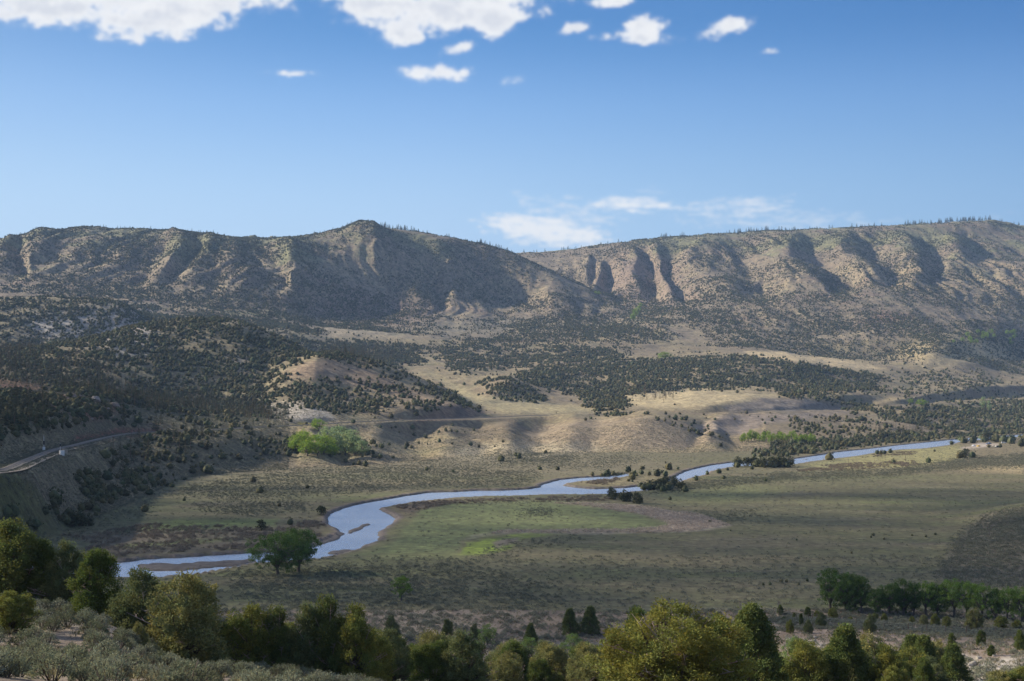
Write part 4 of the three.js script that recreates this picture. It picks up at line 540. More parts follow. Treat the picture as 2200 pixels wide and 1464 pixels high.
const OPEN = [[[1600, 752], [1690, 753], [1800, 767], [1900, 790], [1840, 799], [1700, 779], [1610, 767]], [[1985, 770], [2050, 724], [2130, 735], [2180, 758], [2150, 775], [2080, 780], [2000, 800]], [[920, 800], [990, 830], [1040, 858], [1240, 874], [1285, 888], [1180, 894], [1080, 892], [1000, 864]], [[1340, 850], [1460, 838], [1640, 847], [1690, 853], [1560, 874], [1440, 882], [1350, 872]], [[1090, 965], [1150, 915], [1250, 905], [1380, 893], [1420, 930], [1420, 968], [1250, 968]], [[620, 795], [690, 772], [760, 785], [800, 805], [700, 810]], [[1560, 873], [1640, 853], [1740, 858], [1850, 876], [1700, 886], [1560, 886]], [[1620, 728], [1780, 722], [1880, 708], [1850, 724], [1700, 740]]].map(poly);
const PD = [ // pines
  [[[-200, 740], [60, 740], [110, 775], [160, 760], [330, 830], [330, 885], [200, 850], [60, 830], [-200, 830]], 1.6], [[[330, 840], [440, 850], [600, 880], [600, 905], [430, 890], [330, 885]], 1.5], [[[690, 748], [870, 742], [880, 775], [740, 785]], 1.2], [[[350, 930], [430, 925], [430, 975], [360, 975]], .7], [[[-200, 860], [110, 870], [140, 930], [0, 980], [-200, 1000]], 1.0], [[[230, 960], [260, 940], [330, 950], [320, 1010], [240, 1020]], .5], [[[1360, 830], [1450, 840], [1440, 860], [1370, 860]], .5], [[[1830, 930], [2080, 915], [2080, 935], [1840, 955]], .25], [[[1660, 970], [1700, 960], [1700, 995], [1660, 995]], .6]].map(([q, d]) => ({ P: poly(q), d: d / 100 }));
const SD = [ // sagebrush on the flats
  [[[480, 1225], [700, 1215], [1000, 1210], [1180, 1260], [1250, 1330], [1100, 1400], [600, 1400]], 16], [[[1000, 1300], [1500, 1330], [1500, 1400], [1000, 1420]], 7], [[[2010, 1240], [2060, 1150], [2120, 1108], [2230, 1085], [2230, 1262], [2080, 1262]], 55], [[[1385, 1055], [1500, 1035], [1690, 1018], [1720, 1030], [1560, 1045], [1400, 1062]], 24], [[[1690, 1018], [1900, 1010], [2080, 985], [2230, 975], [2230, 1000], [2060, 1008], [1900, 1024], [1720, 1032]], 17],
  [[[330, 1060], [600, 1010], [900, 1000], [1160, 1015], [1130, 1045], [900, 1048], [700, 1065], [480, 1075]], 11], [[[420, 1085], [640, 1075], [670, 1095], [560, 1110], [430, 1100]], 16], [[[850, 985], [1000, 985], [1300, 975], [1400, 985], [1300, 1010], [900, 1000]], 5], [[[1050, 970], [1250, 975], [1220, 995], [1080, 995]], 14], [[[340, 1140], [470, 1137], [470, 1146], [340, 1148]], 18], [[[1120, 1098], [1190, 1097], [1190, 1110], [1120, 1108]], 22], [[[1040, 1078], [1170, 1074], [1170, 1086], [1040, 1084]], 5], [[[250, 1140], [310, 1130], [310, 1142], [260, 1150]], 14], [[[-100, 1100], [330, 1060], [330, 1100], [150, 1160], [-100, 1200]], 6], [[[1480, 1100], [1640, 1095], [1660, 1130], [1560, 1125]], 5], [[[2000, 1000], [2100, 985], [2200, 985], [2200, 1005]], 6], [[[1020, 1195], [1100, 1170], [1250, 1150], [1250, 1160], [1060, 1205]], 9]].map(([q, d]) => ({ P: poly(q), d: d / 100 }));
const ragged = (r, j) => [j * 14 + (r() + r() - 1) * 26, j * 5 + (r() + r() - 1) * 8];
const density = (L, x, y, j) => { let m = 0; for (const q of L) { const P = q.P; if (x < P.x0 - 14 || x > P.x1 + 14 || y < P.y0 - 9 || y > P.y1 + 9) continue; if (q.d > m && inside(P, x + j * 12, y + j * 5)) m = q.d; } return m; };
function scatter(seed, D0, D1, perSq, fn, umax = .40) { const r = RNG(seed), N = perSq * umax * (D1 * D1 - D0 * D0); for (let i = 0; i < N; i++) { const D = Math.sqrt(D0 * D0 + r() * (D1 * D1 - D0 * D0)), X = (r() * 2 - 1) * umax * D; fn(X, D, r); } }
function seen(q) { return rowOf(q.y + q.h, q.D) < Math.min(hiddenRow(q.X, q.D) + 1, 1464) && Math.abs(colOf(q.X, q.D) - 1100) < 1115; }
const spread = [];                               // {kind, X, D, y, h, w, a}
for (const [seed, D0, D1, per] of [[101, 420, 2950, .085], [102, 2950, 4950, .07]]) scatter(seed, D0, D1, per, (X, D, r) => {
  if (riverAt(X, D) > -6 && D < 2100) return; const y = ground(X, D), px = colOf(X, D), py = rowOf(y, D), j = fbm(X / 30, D / 30, 2);
  const gx = px + j * 14 + (r() + r() - 1) * 24, gy = py + j * 6 + (r() + r() - 1) * 8, dp = density(PD, gx, gy, j), q = r(), clump = .25 + 1.25 * sstep(-.4, .5, fbm(X / 26 + 4, D / 26, 2) + .6 * fbm(X / 90, D / 70 + 8, 2));
  if (railNear(X, D, px)[0] < (px < 350 ? 15 : 8)) return;
  if (q < dp / per) { const hh = 7 + 9 * r() * r() + 2 * r(); spread.push({ k: 'pine', X, D, y, h: hh, w: hh * (.9 + .3 * r()), a: r() * 6.28 }); return; }
  let dj = density(JD, gx, gy, j) * clump; if (D > tDx(px) + 15 && D < 3000) dj += .0026 * clump * sstep(-.15, .5, fbm(X / 90, D / 90, 3)); if (OPEN.some(P => inside(P, px + j * 10, py + j * 4))) dj *= .12; if (D >= 3000) dj += (px < 1150 ? .062 : .056) * (.4 + .6 * clump) * mix(1, .6, sstep(3500, 4500, D)) * sstep(-.55, .45, fbm(X / 260 + 2, D / 260, 3) + fbm(X / 60, D / 60, 2) * .5);
  if (q > 1 - dj / per) { const s = D > 2950 ? .8 : 1, hh = (1.5 + 3.6 * r() * (.5 + .5 * r())) * s * (r() < .12 ? 1.45 : 1); spread.push({ k: 'juniper', X, D, y, h: hh, w: hh * (.95 + .5 * r()), a: r() * 6.28 }); }
});
function tDx(px) { return toeD(Math.max(-900, Math.min(3100, px))); }
// single trees on the valley floor, where the photograph has them: [column, row of the base, height in pixels]
const lone = [[558, 1060, 17], [543, 1037, 14], [660, 1050, 9], [600, 1089, 9], [690, 1108, 22], [623, 1128, 16], [561, 1140, 24], [310, 1100, 18], [395, 1077, 9], [170, 1132, 36], [190, 1130, 28], [155, 1132, 30], [917, 1012, 10], [974, 1016, 8], [1077, 992, 16], [1115, 986, 14], [1108, 980, 10], [1160, 1010, 10], [1198, 1011, 10], [785, 1003, 16], [760, 1000, 8], [742, 995, 12], [817, 984, 12], [1273, 1022, 10], [1305, 1022, 16], [1318, 1020, 12], [1363, 1022, 12], [1378, 1020, 12], [1395, 1022, 10], [1412, 1024, 18], [1430, 1024, 14], [1350, 1015, 16], [1437, 1010, 18], [1314, 1070, 22], [1322, 1074, 22], [1340, 1078, 26], [1352, 1078, 22], [1368, 1082, 24], [1375, 1083, 22], [1440, 1075, 8], [1385, 1048, 14], [1410, 1045, 14], [1545, 1018, 12], [1520, 1020, 10], [1590, 1000, 16], [1605, 1002, 20], [1620, 1002, 16], [1782, 989, 18], [1885, 976, 10], [1893, 977, 11], [1901, 976, 10], [1913, 974, 11], [2008, 971, 6], [2075, 985, 22], [2090, 984, 16], [2062, 985, 16], [1995, 995, 14], [1920, 996, 10], [2045, 956, 10], [2070, 953, 14], [2090, 950, 14], [2110, 945, 14], [2150, 962, 10], [2125, 962, 8], [2195, 960, 20], [1555, 1030, 10], [1645, 1035, 8], [1525, 1125, 8], [1570, 1142, 4], [1655, 1258, 8], [1690, 1252, 8], [1680, 1252, 8], [1640, 1258, 7], [1735, 1250, 8], [1717, 1258, 7], [1877, 1152, 7], [1872, 1156, 6], [1830, 1190, 6], [1900, 1160, 5], [1712, 1162, 5], [1960, 1152, 5], [1990, 1155, 6], [2010, 1150, 6]];
{ const r = RNG(321); for (let i = 0; i < 16; i++) lone.push([1378 + r() * 96, 1054 - (i / 16) * 14 + r() * 5, 13 + r() * 10]); for (let i = 0; i < 14; i++) lone.push([1376 + r() * 60, 1054 - r() * 5, 13 + r() * 9]); for (let i = 0; i < 22; i++) lone.push([1578 + r() * 122, 1006 - r() * 4, 12 + r() * 12]); for (let i = 0; i < 26; i++) lone.push([2058 + r() * 150, 954 - r() * 8, 10 + r() * 11]); for (let i = 0; i < 10; i++) lone.push([1290 + r() * 60, 1023 + r() * 3, 5 + r() * 6]); }
for (const [px, base, hp] of lone) { const at = castTo(px, base, 380); if (!at) continue; const hh = hp * at.D / F; spread.push({ k: 'juniper', X: at.X, D: at.D, y: at.y, h: hh, w: hh * (.95 + .35 * R()), a: R() * 6.28, lone: 1 }); }
for (const [px, base, hp] of [[385, 975, 48], [398, 978, 36], [318, 985, 52], [562, 958, 38], [660, 975, 40], [335, 925, 42], [372, 955, 50], [655, 990, 0], [1675, 1000, 34], [1690, 998, 22], [1890, 935, 26], [1970, 930, 24], [2040, 925, 26], [1980, 932, 20], [345, 912, 30], [238, 885, 24]]) { if (!hp) continue; const at = castTo(px, base, 500), hh = hp * at.D / F; spread.push({ k: 'pine', X: at.X, D: at.D, y: at.y, h: hh, w: hh * 1.15, a: R() * 6.28, lone: 1 }); }
for (const q of spread) q.size = seen(q) ? q.h * F / q.D * (q.lone ? 3 : 1) : 0;
const midJ = [81, 82, 83].map(s => new THREE.Mesh(both(juniper(s, { W: 1, cone: .25, n: 60, m: 12, len: .11, wid: .034, cr: .13, col: [.080, .086, .036] })), MAT.far));
const farJ = [84, 85, 86].map(s => both(juniper(s, { W: 1, cone: .3, n: 16, m: 3, len: .16, wid: .07, cr: .14, col: [.074, .080, .036], core: true, leaders: 1 })));
const midP = [87, 88, 89].map(s => new THREE.Mesh(both(conifer(s, { W: .36, levels: 12, fine: 3, col: [.062, .074, .034] })), MAT.far));
const farP = [90, 91].map(s => both(conifer(s, { W: .34, levels: 7, fine: 1, col: [.062, .074, .034] })));
const region = q => { const x = colOf(q.X, q.D), y = rowOf(q.y, q.D); if (q.D < tDx(x) + 8) return x < 720 ? ['on the grassy flat across the river', 'flat'] : x < 1300 ? ['beside the river on the dry flat', 'bank'] : ['on the open valley floor by the far river bend', 'bend']; if (y > 905 && x < 760) return ['on the shaded slope below the railway', 'below']; if (x > 1550 && y > 885) return ['on the slope above the far river bank', 'far bank']; if (x < 620) return ['on the dark wooded hill behind the boulders', 'hill']; return ['on the tan foothills above the railway', 'foothills']; };
function split(kind, protos, fars, name, stuffName, category, text, keep, tint) {
  const all = spread.filter(q => q.k === kind).sort((a, b) => b.size - a.size), big = all.slice(0, keep), rest = all.slice(keep);
  for (const q of big) { const [t, g] = region(q); place(protos[R() * protos.length | 0], name, q, q.h, q.w, q.a, `${q.w / q.h > (kind === 'pine' ? 1.05 : 1.2) ? 'broad' : 'slim'} ${sizeText(q.h, kind === 'pine' ? 10 : 2.6, kind === 'pine' ? 13 : 4)} ${text} ${t}`, category, `${category}s, ${g}`, .12 * q.h * .3); }
  const G = new THREE.Group(); G.name = stuffName; G.userData = { kind: 'stuff', label: `countless ${text}s scattered over the far hills`, category }; scene.add(G);
  const o = new THREE.Object3D(), c = new THREE.Color(); fars.forEach((g, v) => { const part = rest.filter((_, i) => i % fars.length === v), im = new THREE.InstancedMesh(g, MAT.far, part.length); im.name = v ? 'crowns_' + String(v).padStart(3, '0') : 'crowns'; im.userData = { kind: 'stuff' }; part.forEach((q, i) => { o.position.set(q.X, q.y - .1 * q.h, -q.D); o.rotation.y = q.a; o.scale.set(q.w, q.h * 1.05, q.w); o.updateMatrix(); im.setMatrixAt(i, o.matrix); const b = .6 + .75 * ((q.a * 37) % 1), w = .85 + .4 * ((q.a * 91) % 1); im.setColorAt(i, c.setRGB(b * w, b, b * (1.25 - w * .3))); }); im.castShadow = im.receiveShadow = true; G.add(im); });
  console.log(kind, all.length);
}
split('juniper', midJ, farJ, 'juniper_tree', 'juniper_woodland', 'juniper tree', 'dark rounded juniper', 32);
split('pine', midP, farP, 'pine_tree', 'pine_woodland', 'pine tree', 'dark upright pine', 240);
// trees along the two skylines
{
  const r = RNG(900), list = []; const line = (x0, x1, n, D0, D1, hs) => { for (let i = 0; i < n; i++) { const px = x0 + (x1 - x0) * r(), u = (px - 1100) / F, ci = colIndex(u); let best = 1e9, bj = 0; for (let j = rowIndex(D0); j < rowIndex(D1); j++) { const q = YH - (HG[j * NC + ci] - EYE) * F / rows[j]; if (q < best) { best = q; bj = j; } } const D = rows[bj] + (r() - .3) * 14, X = u * D; list.push({ X, D, y: ground(X, D), h: hs * (.6 + .7 * r()) }); } };
  line(20, 120, 16, 3800, 4250, 7); line(180, 480, 22, 3800, 4300, 9); line(660, 760, 12, 3900, 4300, 8); line(815, 900, 30, 3900, 4300, 13); line(900, 1060, 10, 3900, 4300, 11); line(1025, 1110, 26, 3900, 4300, 12); line(1110, 1250, 14, 4700, 5200, 11); line(1290, 1330, 4, 4700, 5200, 14); line(1420, 1480, 12, 4700, 5200, 13); line(1560, 1720, 34, 4700, 5200, 14); line(1720, 1900, 14, 4700, 5200, 12); line(1945, 2130, 64, 4700, 5200, 15); line(2130, 2200, 5, 4700, 5200, 12);
  for (const q of list) place(midP[r() * 3 | 0], 'ridge_fir_tree', q, q.h, q.h * 1.5, r() * 6.28, `${sizeText(q.h, 8, 13)} dark fir on the ${q.D < 4500 ? (colOf(q.X, q.D) < 620 ? 'skyline above the lit spurs, past the rocky knob' : 'skyline of the mountain beside the small peak') : (colOf(q.X, q.D) < 1500 ? 'skyline just beyond the canyon saddle' : 'flat skyline of the gullied mountain')}`, 'fir tree', q.D < 4500 ? 'firs along the peaked skyline' : 'firs along the flat skyline', .3);
}
// sagebrush: the slope in front, then the flats
const sageHi = [101, 102, 103].map(s => plantProto(bush(s, { m: 900, len: .13, wid: .016, W: 1.35, up: .2, col: [[.20, .22, .135], [.15, .165, .095], [.24, .255, .17]][s - 101] })));
const sageLo = [104, 105].map(s => { const b = bush(s, { m: 60, len: .34, wid: .085, W: 1.4, twig: 0, up: .2, col: [.175, .18, .125] }); return b.crown; });
const greyBrush = bush(106, { m: 120, len: .4, wid: .03, W: 1.3, twig: 24, col: [.26, .215, .16], tw: [.26, .215, .16] });
const tuft = bush(107, { m: 40, len: .7, wid: .035, W: .8, twig: 0, col: [.22, .19, .09], up: 1.2 }).crown;
{
  const slope = [], flats = [], tufts = [], brush = [], reeds = [];
  scatter(301, 40, 345, 1.15, (X, D, r) => { const y = ground(X, D), px = colOf(X, D), py = rowOf(y, D); if (px < -60 || px > 2260) return; const f = fbm(X / 8, D / 8, 3); const open = px < 900 ? .25 : .2; const bench = px > 1600 && D > 170; const d = bench ? (D > 265 ? .5 : .11) : open + .42 * f; if (r() < Math.max(.03, d)) { const hh = (bench ? .45 : .6) + .5 * r(); slope.push({ X, D, y, h: hh, w: hh * (1 + .4 * r()), a: r() * 6.28 }); } else if (r() < .25) tufts.push({ X, D, y, h: .2 + .25 * r(), w: .4, a: r() * 6.28 }); });
  scatter(302, 345, 1400, .84, (X, D, r) => { if (riverAt(X, D) > -5) return; const y = ground(X, D), px = colOf(X, D), py = rowOf(y, D), j = fbm(X / 18, D / 18, 3); const g = ragged(r, j); let d = density(SD, px + g[0], py + g[1], 0) * (.6 + .8 * sstep(-.4, .4, j)) * 1.35; if (D > tDx(px)) d += px < 620 ? .3 : .06; d += .006; if (D < 460) d += .05; if (r() < d * 2 / .84) { const hh = .32 + .4 * r(); flats.push({ X, D, y, h: hh, w: hh * (1 + .6 * r()), a: r() * 6.28 }); } });
  // bare willow and reed thickets along the banks
  const BR = [[[180, 1185], [250, 1150], [420, 1160], [600, 1150], [690, 1140], [690, 1168], [540, 1184], [250, 1202]], [[130, 1150], [330, 1128], [560, 1135], [700, 1118], [700, 1135], [560, 1152], [200, 1168]], [[850, 1090], [950, 1076], [1160, 1070], [1300, 1066], [1370, 1062], [1300, 1078], [1100, 1080], [960, 1086], [870, 1106]], [[1240, 1038], [1300, 1030], [1340, 1030], [1300, 1044]], [[1700, 1015], [1780, 1000], [1960, 990], [1980, 1002], [1800, 1012]], [[1840, 985], [1900, 975], [1980, 970], [1960, 978]]].map(poly);
  const reed = poly([[1187, 1081], [1278, 1083], [1379, 1088], [1433, 1098], [1500, 1105], [1571, 1130], [1527, 1137], [1460, 1143], [1312, 1147], [1110, 1146], [1043, 1149], [1090, 1141], [1312, 1139], [1413, 1135], [1440, 1130], [1426, 1119], [1372, 1105], [1245, 1087]]);
  scatter(303, 420, 1250, .55, (X, D, r) => { if (riverAt(X, D) > -2.4) return; const px = colOf(X, D), y = ground(X, D), py = rowOf(y, D), j = fbm(X / 14, D / 14, 2); const hh = .6 + .6 * r(); if (BR.some(P => inside(P, px + j * 8, py + j * 3))) { if (r() < .22 + j * .6) brush.push({ X, D, y, h: hh, w: hh * 1.3, a: r() * 6.28 }); } else if (inside(reed, px + j * 4, py + j * 2)) reeds.push({ X, D, y, h: hh * .8, w: hh * 1.1, a: r() * 6.28 }); });
  for (const q of slope) q.size = seen(q) ? q.h / q.D : 0; slope.sort((a, b) => b.size - a.size);
  slope.slice(0, 280).forEach(q => { const t = colOf(q.X, q.D) < 1150; const k = R() * 3 | 0; place(sageHi[k], 'sagebrush', q, q.h, q.w, q.a, `${sizeText(q.h, .75, .95)} ${['silvery green', 'dull dark', 'pale grey'][k]} sagebrush ${t ? (q.D < 62 ? 'at the foot of the near hillside' : 'among the junipers of the near hillside') : 'on the bare bench by the fence'}`, 'sagebrush', t ? 'sagebrush of the near hillside' : 'sagebrush of the fenced bench', .04); });
  const o = new THREE.Object3D(), c = new THREE.Color(); const fill = (name, label, category, list, geos, mat, lo = .75) => { const G = new THREE.Group(); G.name = name; G.userData = { kind: 'stuff', label, category }; scene.add(G); geos.forEach((g, v) => { const part = list.filter((_, i) => i % geos.length === v); if (!part.length) return; const im = new THREE.InstancedMesh(g, mat, part.length); im.name = v ? 'plants_' + String(v).padStart(3, '0') : 'plants'; im.userData = { kind: 'stuff' }; part.forEach((q, i) => { o.position.set(q.X, q.y - .05 * q.h, -q.D); o.rotation.y = q.a; o.scale.set(q.w, q.h, q.w); o.updateMatrix(); im.setMatrixAt(i, o.matrix); const b = lo + .5 * ((q.a * 53) % 1); im.setColorAt(i, c.setRGB(b, b, b)); }); im.castShadow = im.receiveShadow = true; G.add(im); }); console.log(name, list.length); };
  const sageMid = [108, 109].map(s => both(bush(s, { m: 220, len: .2, wid: .034, W: 1.4, twig: 6, up: .2, col: [.19, .20, .14] })));
  fill('sagebrush_cover', 'sagebrush ground cover on the near slope between the junipers', 'sagebrush', slope.slice(280), sageMid, MAT.far);
  fill('sagebrush_flat', 'dark grey sagebrush covering the valley flats', 'sagebrush', flats, sageLo, MAT.far);
  fill('dry_grass', 'dry grass tufts between the sagebrush on the near slope', 'grass', tufts, [tuft], MAT.far);
  fill('willow_thicket', 'bare brown willow and reed thickets along the river', 'thicket', brush, [both(greyBrush)], MAT.far); fill('reed_bed', 'pale pinkish dry reeds in the old river loop', 'reeds', reeds, [bush(110, { m: 60, len: .6, wid: .03, W: 1.1, twig: 0, up: 1.1, col: [.52, .43, .34] }).crown], MAT.far);
}

// ───────────────────────── railway, fence and what people left ─────────────────────────
const plain = (r, g, b, rough = .9, metal = 0) => new THREE.MeshStandardMaterial({ color: new THREE.Color(r, g, b), roughness: rough, metalness: metal });
const box = (w, hh, d, x = 0, y = 0, z = 0) => { const g = new THREE.BoxGeometry(w, hh, d); g.translate(x, y, z); return g; };
const cyl = (r0, r1, hh, x = 0, y = 0, z = 0, n = 10) => { const g = new THREE.CylinderGeometry(r0, r1, hh, n); g.translate(x, y, z); return g; };
function part(parent, name, g, m) { const q = new THREE.Mesh(Array.isArray(g) ? mergeGeometries(g) : g, m); q.name = name; q.castShadow = q.receiveShadow = true; parent.add(q); return q; }
function thing(name, at, turn, label, category, group) { const o = new THREE.Group(); o.name = numbered(name); o.position.set(at.X, at.y, -at.D); o.rotation.y = turn; o.userData = { label, category }; if (group) o.userData.group = group; scene.add(o); return o; }
function ribbon(path, off, profile) {            // profile: [[across, up], ...] swept along the path
  const P = [], I = [], n = profile.length, tex = []; let run = 0;
  path.forEach((q, i) => { const a = path[Math.max(0, i - 1)], b = path[Math.min(path.length - 1, i + 1)], dx = b[0] - a[0], dz = b[2] - a[2], l = Math.hypot(dx, dz), nx = -dz / l, nz = dx / l; if (i) run += Math.hypot(q[0] - path[i - 1][0], q[2] - path[i - 1][2]); for (const [s, u] of profile) { P.push(q[0] + nx * (s + off), q[1] + u, q[2] + nz * (s + off)); tex.push(s / 4, run / 4); } });
  for (let i = 0; i < path.length - 1; i++) for (let k = 0; k < n - 1; k++) { const a = i * n + k, b = a + 1, c = a + n, d = c + 1; I.push(a, b, c, b, d, c); }
  const g = new THREE.BufferGeometry(); g.setAttribute('position', new THREE.Float32BufferAttribute(P, 3)); g.setAttribute('uv', new THREE.Float32BufferAttribute(tex, 2)); g.setIndex(I); g.computeVertexNormals(); return g;
}
{
  const path = railLine.filter((_, i) => i > 28).map(q => [q[0], q[2], -q[1]]);
  const gravel = new THREE.MeshStandardMaterial({ color: new THREE.Color(.27, .235, .20), roughness: 1, map: grainA, side: THREE.DoubleSide });
  const t = new THREE.Group(); t.name = 'railway_track'; t.userData = { label: 'single railway track on a grey gravel bed curving along the hillside', category: 'railway' }; scene.add(t);
  part(t, 'gravel_bed', ribbon(path, 0, [[-3.2, -.3], [-2.1, .55], [2.1, .55], [3.2, -.3]]), gravel);
  const steel = plain(.20, .16, .13, .5, .6); steel.side = THREE.DoubleSide;
  for (const s of [-.75, .75]) part(t, 'rail', ribbon(path, s, [[-.07, .55], [-.07, .74], [.07, .74], [.07, .55]]), steel);
  const near = railLine.filter((_, i) => i > 28 && i < 78).map(q => [q[0], q[2], -q[1]]);
  const road = new THREE.Mesh(ribbon(near, 5.0, [[-1.9, .05], [-1.6, .16], [1.6, .16], [1.9, .05]]), new THREE.MeshStandardMaterial({ color: new THREE.Color(.40, .34, .28), roughness: 1, map: grainA, side: THREE.DoubleSide })); road.name = 'gravel_road'; road.userData = { kind: 'structure', label: 'pale gravel service road beside the railway track' }; scene.add(road);
}
const white = plain(.78, .78, .76, .6), tan = plain(.42, .36, .28, .8), black = plain(.03, .03, .03, .5), wood = plain(.16, .12, .09, 1), steelGrey = plain(.4, .4, .4, .5, .4);
const beside = (px, off) => { const D = railD(px), a = railD(px - 4), b = railD(px + 4), X = (px - 1100) / F * D, dx = (px + 4 - 1100) / F * b - (px - 4 - 1100) / F * a, dD = b - a, l = Math.hypot(dx, dD), X2 = X + dD / l * off, D2 = D - dx / l * off; return { X: X2, D: D2, y: ground(X2, D2) }; };
{
  const o = thing('railway_signal', beside(116, -5), .5, 'tall railway signal mast with a white foot box beside the track', 'railway signal');
  part(o, 'mast', cyl(.09, .12, 7.4, 0, 3.7, 0), white); part(o, 'foot_box', box(1.2, 1.9, .9, 0, .95, 0), white); part(o, 'ladder', [box(.05, 6, .05, .35, 4, 0), box(.05, 6, .05, .6, 4, 0), ...[...Array(12)].map((_, i) => box(.3, .04, .04, .47, 1.5 + i * .45, 0))], steelGrey);
  const hd = part(o, 'signal_head', [box(.75, 1.9, .1, 0, 3.9, .25)], black); for (let i = 0; i < 3; i++) part(hd, 'lens', new THREE.CylinderGeometry(.16, .16, .12, 12).rotateX(Math.PI / 2).translate(0, 3.3 + i * .6, .36), plain(.06, .05, .05, .2)); part(o, 'mast_top', cyl(.05, .09, .6, 0, 7.6, 0), white);
  const q = thing('railway_signal', beside(103, 5.5), .5, 'short thin railway signal post behind the equipment cabinets', 'railway signal'); part(q, 'mast', cyl(.06, .09, 4.6, 0, 2.3, 0), white); part(q, 'signal_head', box(.5, 1, .12, 0, 3.6, .2), black);
  const cab = (px, off, m, w, hh, label) => { const c = thing('equipment_cabinet', beside(px, off), .7, label, 'cabinet'); part(c, 'cabinet_body', box(w, hh, 1.5, 0, hh / 2, 0), m); part(c, 'roof', box(w + .2, .14, 1.7, 0, hh + .07, 0), m); part(c, 'door', box(w * .36, hh * .8, .06, -.2, hh * .46, .78), m); part(c, 'base', box(w + .1, .12, 1.6, 0, -.02, 0), steelGrey); };
  cab(94, 8, white, 2, 2.3, 'white metal equipment cabinet beside the railway track'); cab(102, 8, tan, 2, 2.3, 'tan metal equipment cabinet beside the white one');
}
// utility poles
for (const [px, base, hpx, label] of [[1334, 1056, 15, 'short wooden post on the island bank by the river'], [1823, 1006, 20, 'wooden pole in the brush by the far river bend'], [1946, 992, 18, 'wooden pole beside the dry grass near the camp'], [1540, 890, 14, 'wooden pole by the railway, next to the bare grey cut'], [1591, 888, 12, 'wooden pole between the railway and the grey cut'], [2190, 858, 18, 'wooden pole beside the railway past the red cut'], [243, 968, 34, 'wooden pole on the shoulder below the railway curve'], [282, 938, 18, 'thin wooden pole above the railway curve']]) {
  const at = castTo(px, base, 450), hh = hpx * at.D / F, o = thing('utility_pole', at, R() * 3, label, 'pole'); part(o, 'pole', cyl(.1, .16, hh + .4, 0, hh / 2 - .2, 0), wood); if (hh > 5) part(o, 'crossarm', box(2, .14, .12, 0, hh * .92, 0), wood);
}
// wire fence along the bench
{
  const cps = [[1590, 1305], [1644, 1318], [1704, 1328], [1775, 1338], [1840, 1345], [1900, 1351], [1952, 1356], [2032, 1362], [2077, 1364], [2140, 1364], [2195, 1363]].map(([x, y]) => castTo(x, y, 240));
  const pts = []; for (let i = 0; i < cps.length - 1; i++) { const a = cps[i], b = cps[i + 1], n = Math.max(1, Math.round(Math.hypot(a.X - b.X, a.D - b.D) / 5)); for (let k = 0; k < n; k++) { const X = mix(a.X, b.X, k / n), D = mix(a.D, b.D, k / n); pts.push({ X, D, y: ground(X, D) }); } }
  const o = thing('wire_fence', { X: 0, y: 0, D: 0 }, 0, 'wire fence on dark wooden posts along the bare bench', 'fence');
  pts.forEach((q, i) => part(o, 'post', cyl(.06 + (i % 3 ? 0 : .03), .08 + (i % 3 ? 0 : .03), 1.9, q.X, q.y + .65, -q.D, 7), wood));
  for (const hh of [.5, .9, 1.3]) part(o, 'wire', new THREE.TubeGeometry(new THREE.CatmullRomCurve3(pts.map(q => new THREE.Vector3(q.X, q.y + hh, -q.D))), pts.length * 3, .008, 3), steelGrey);
}
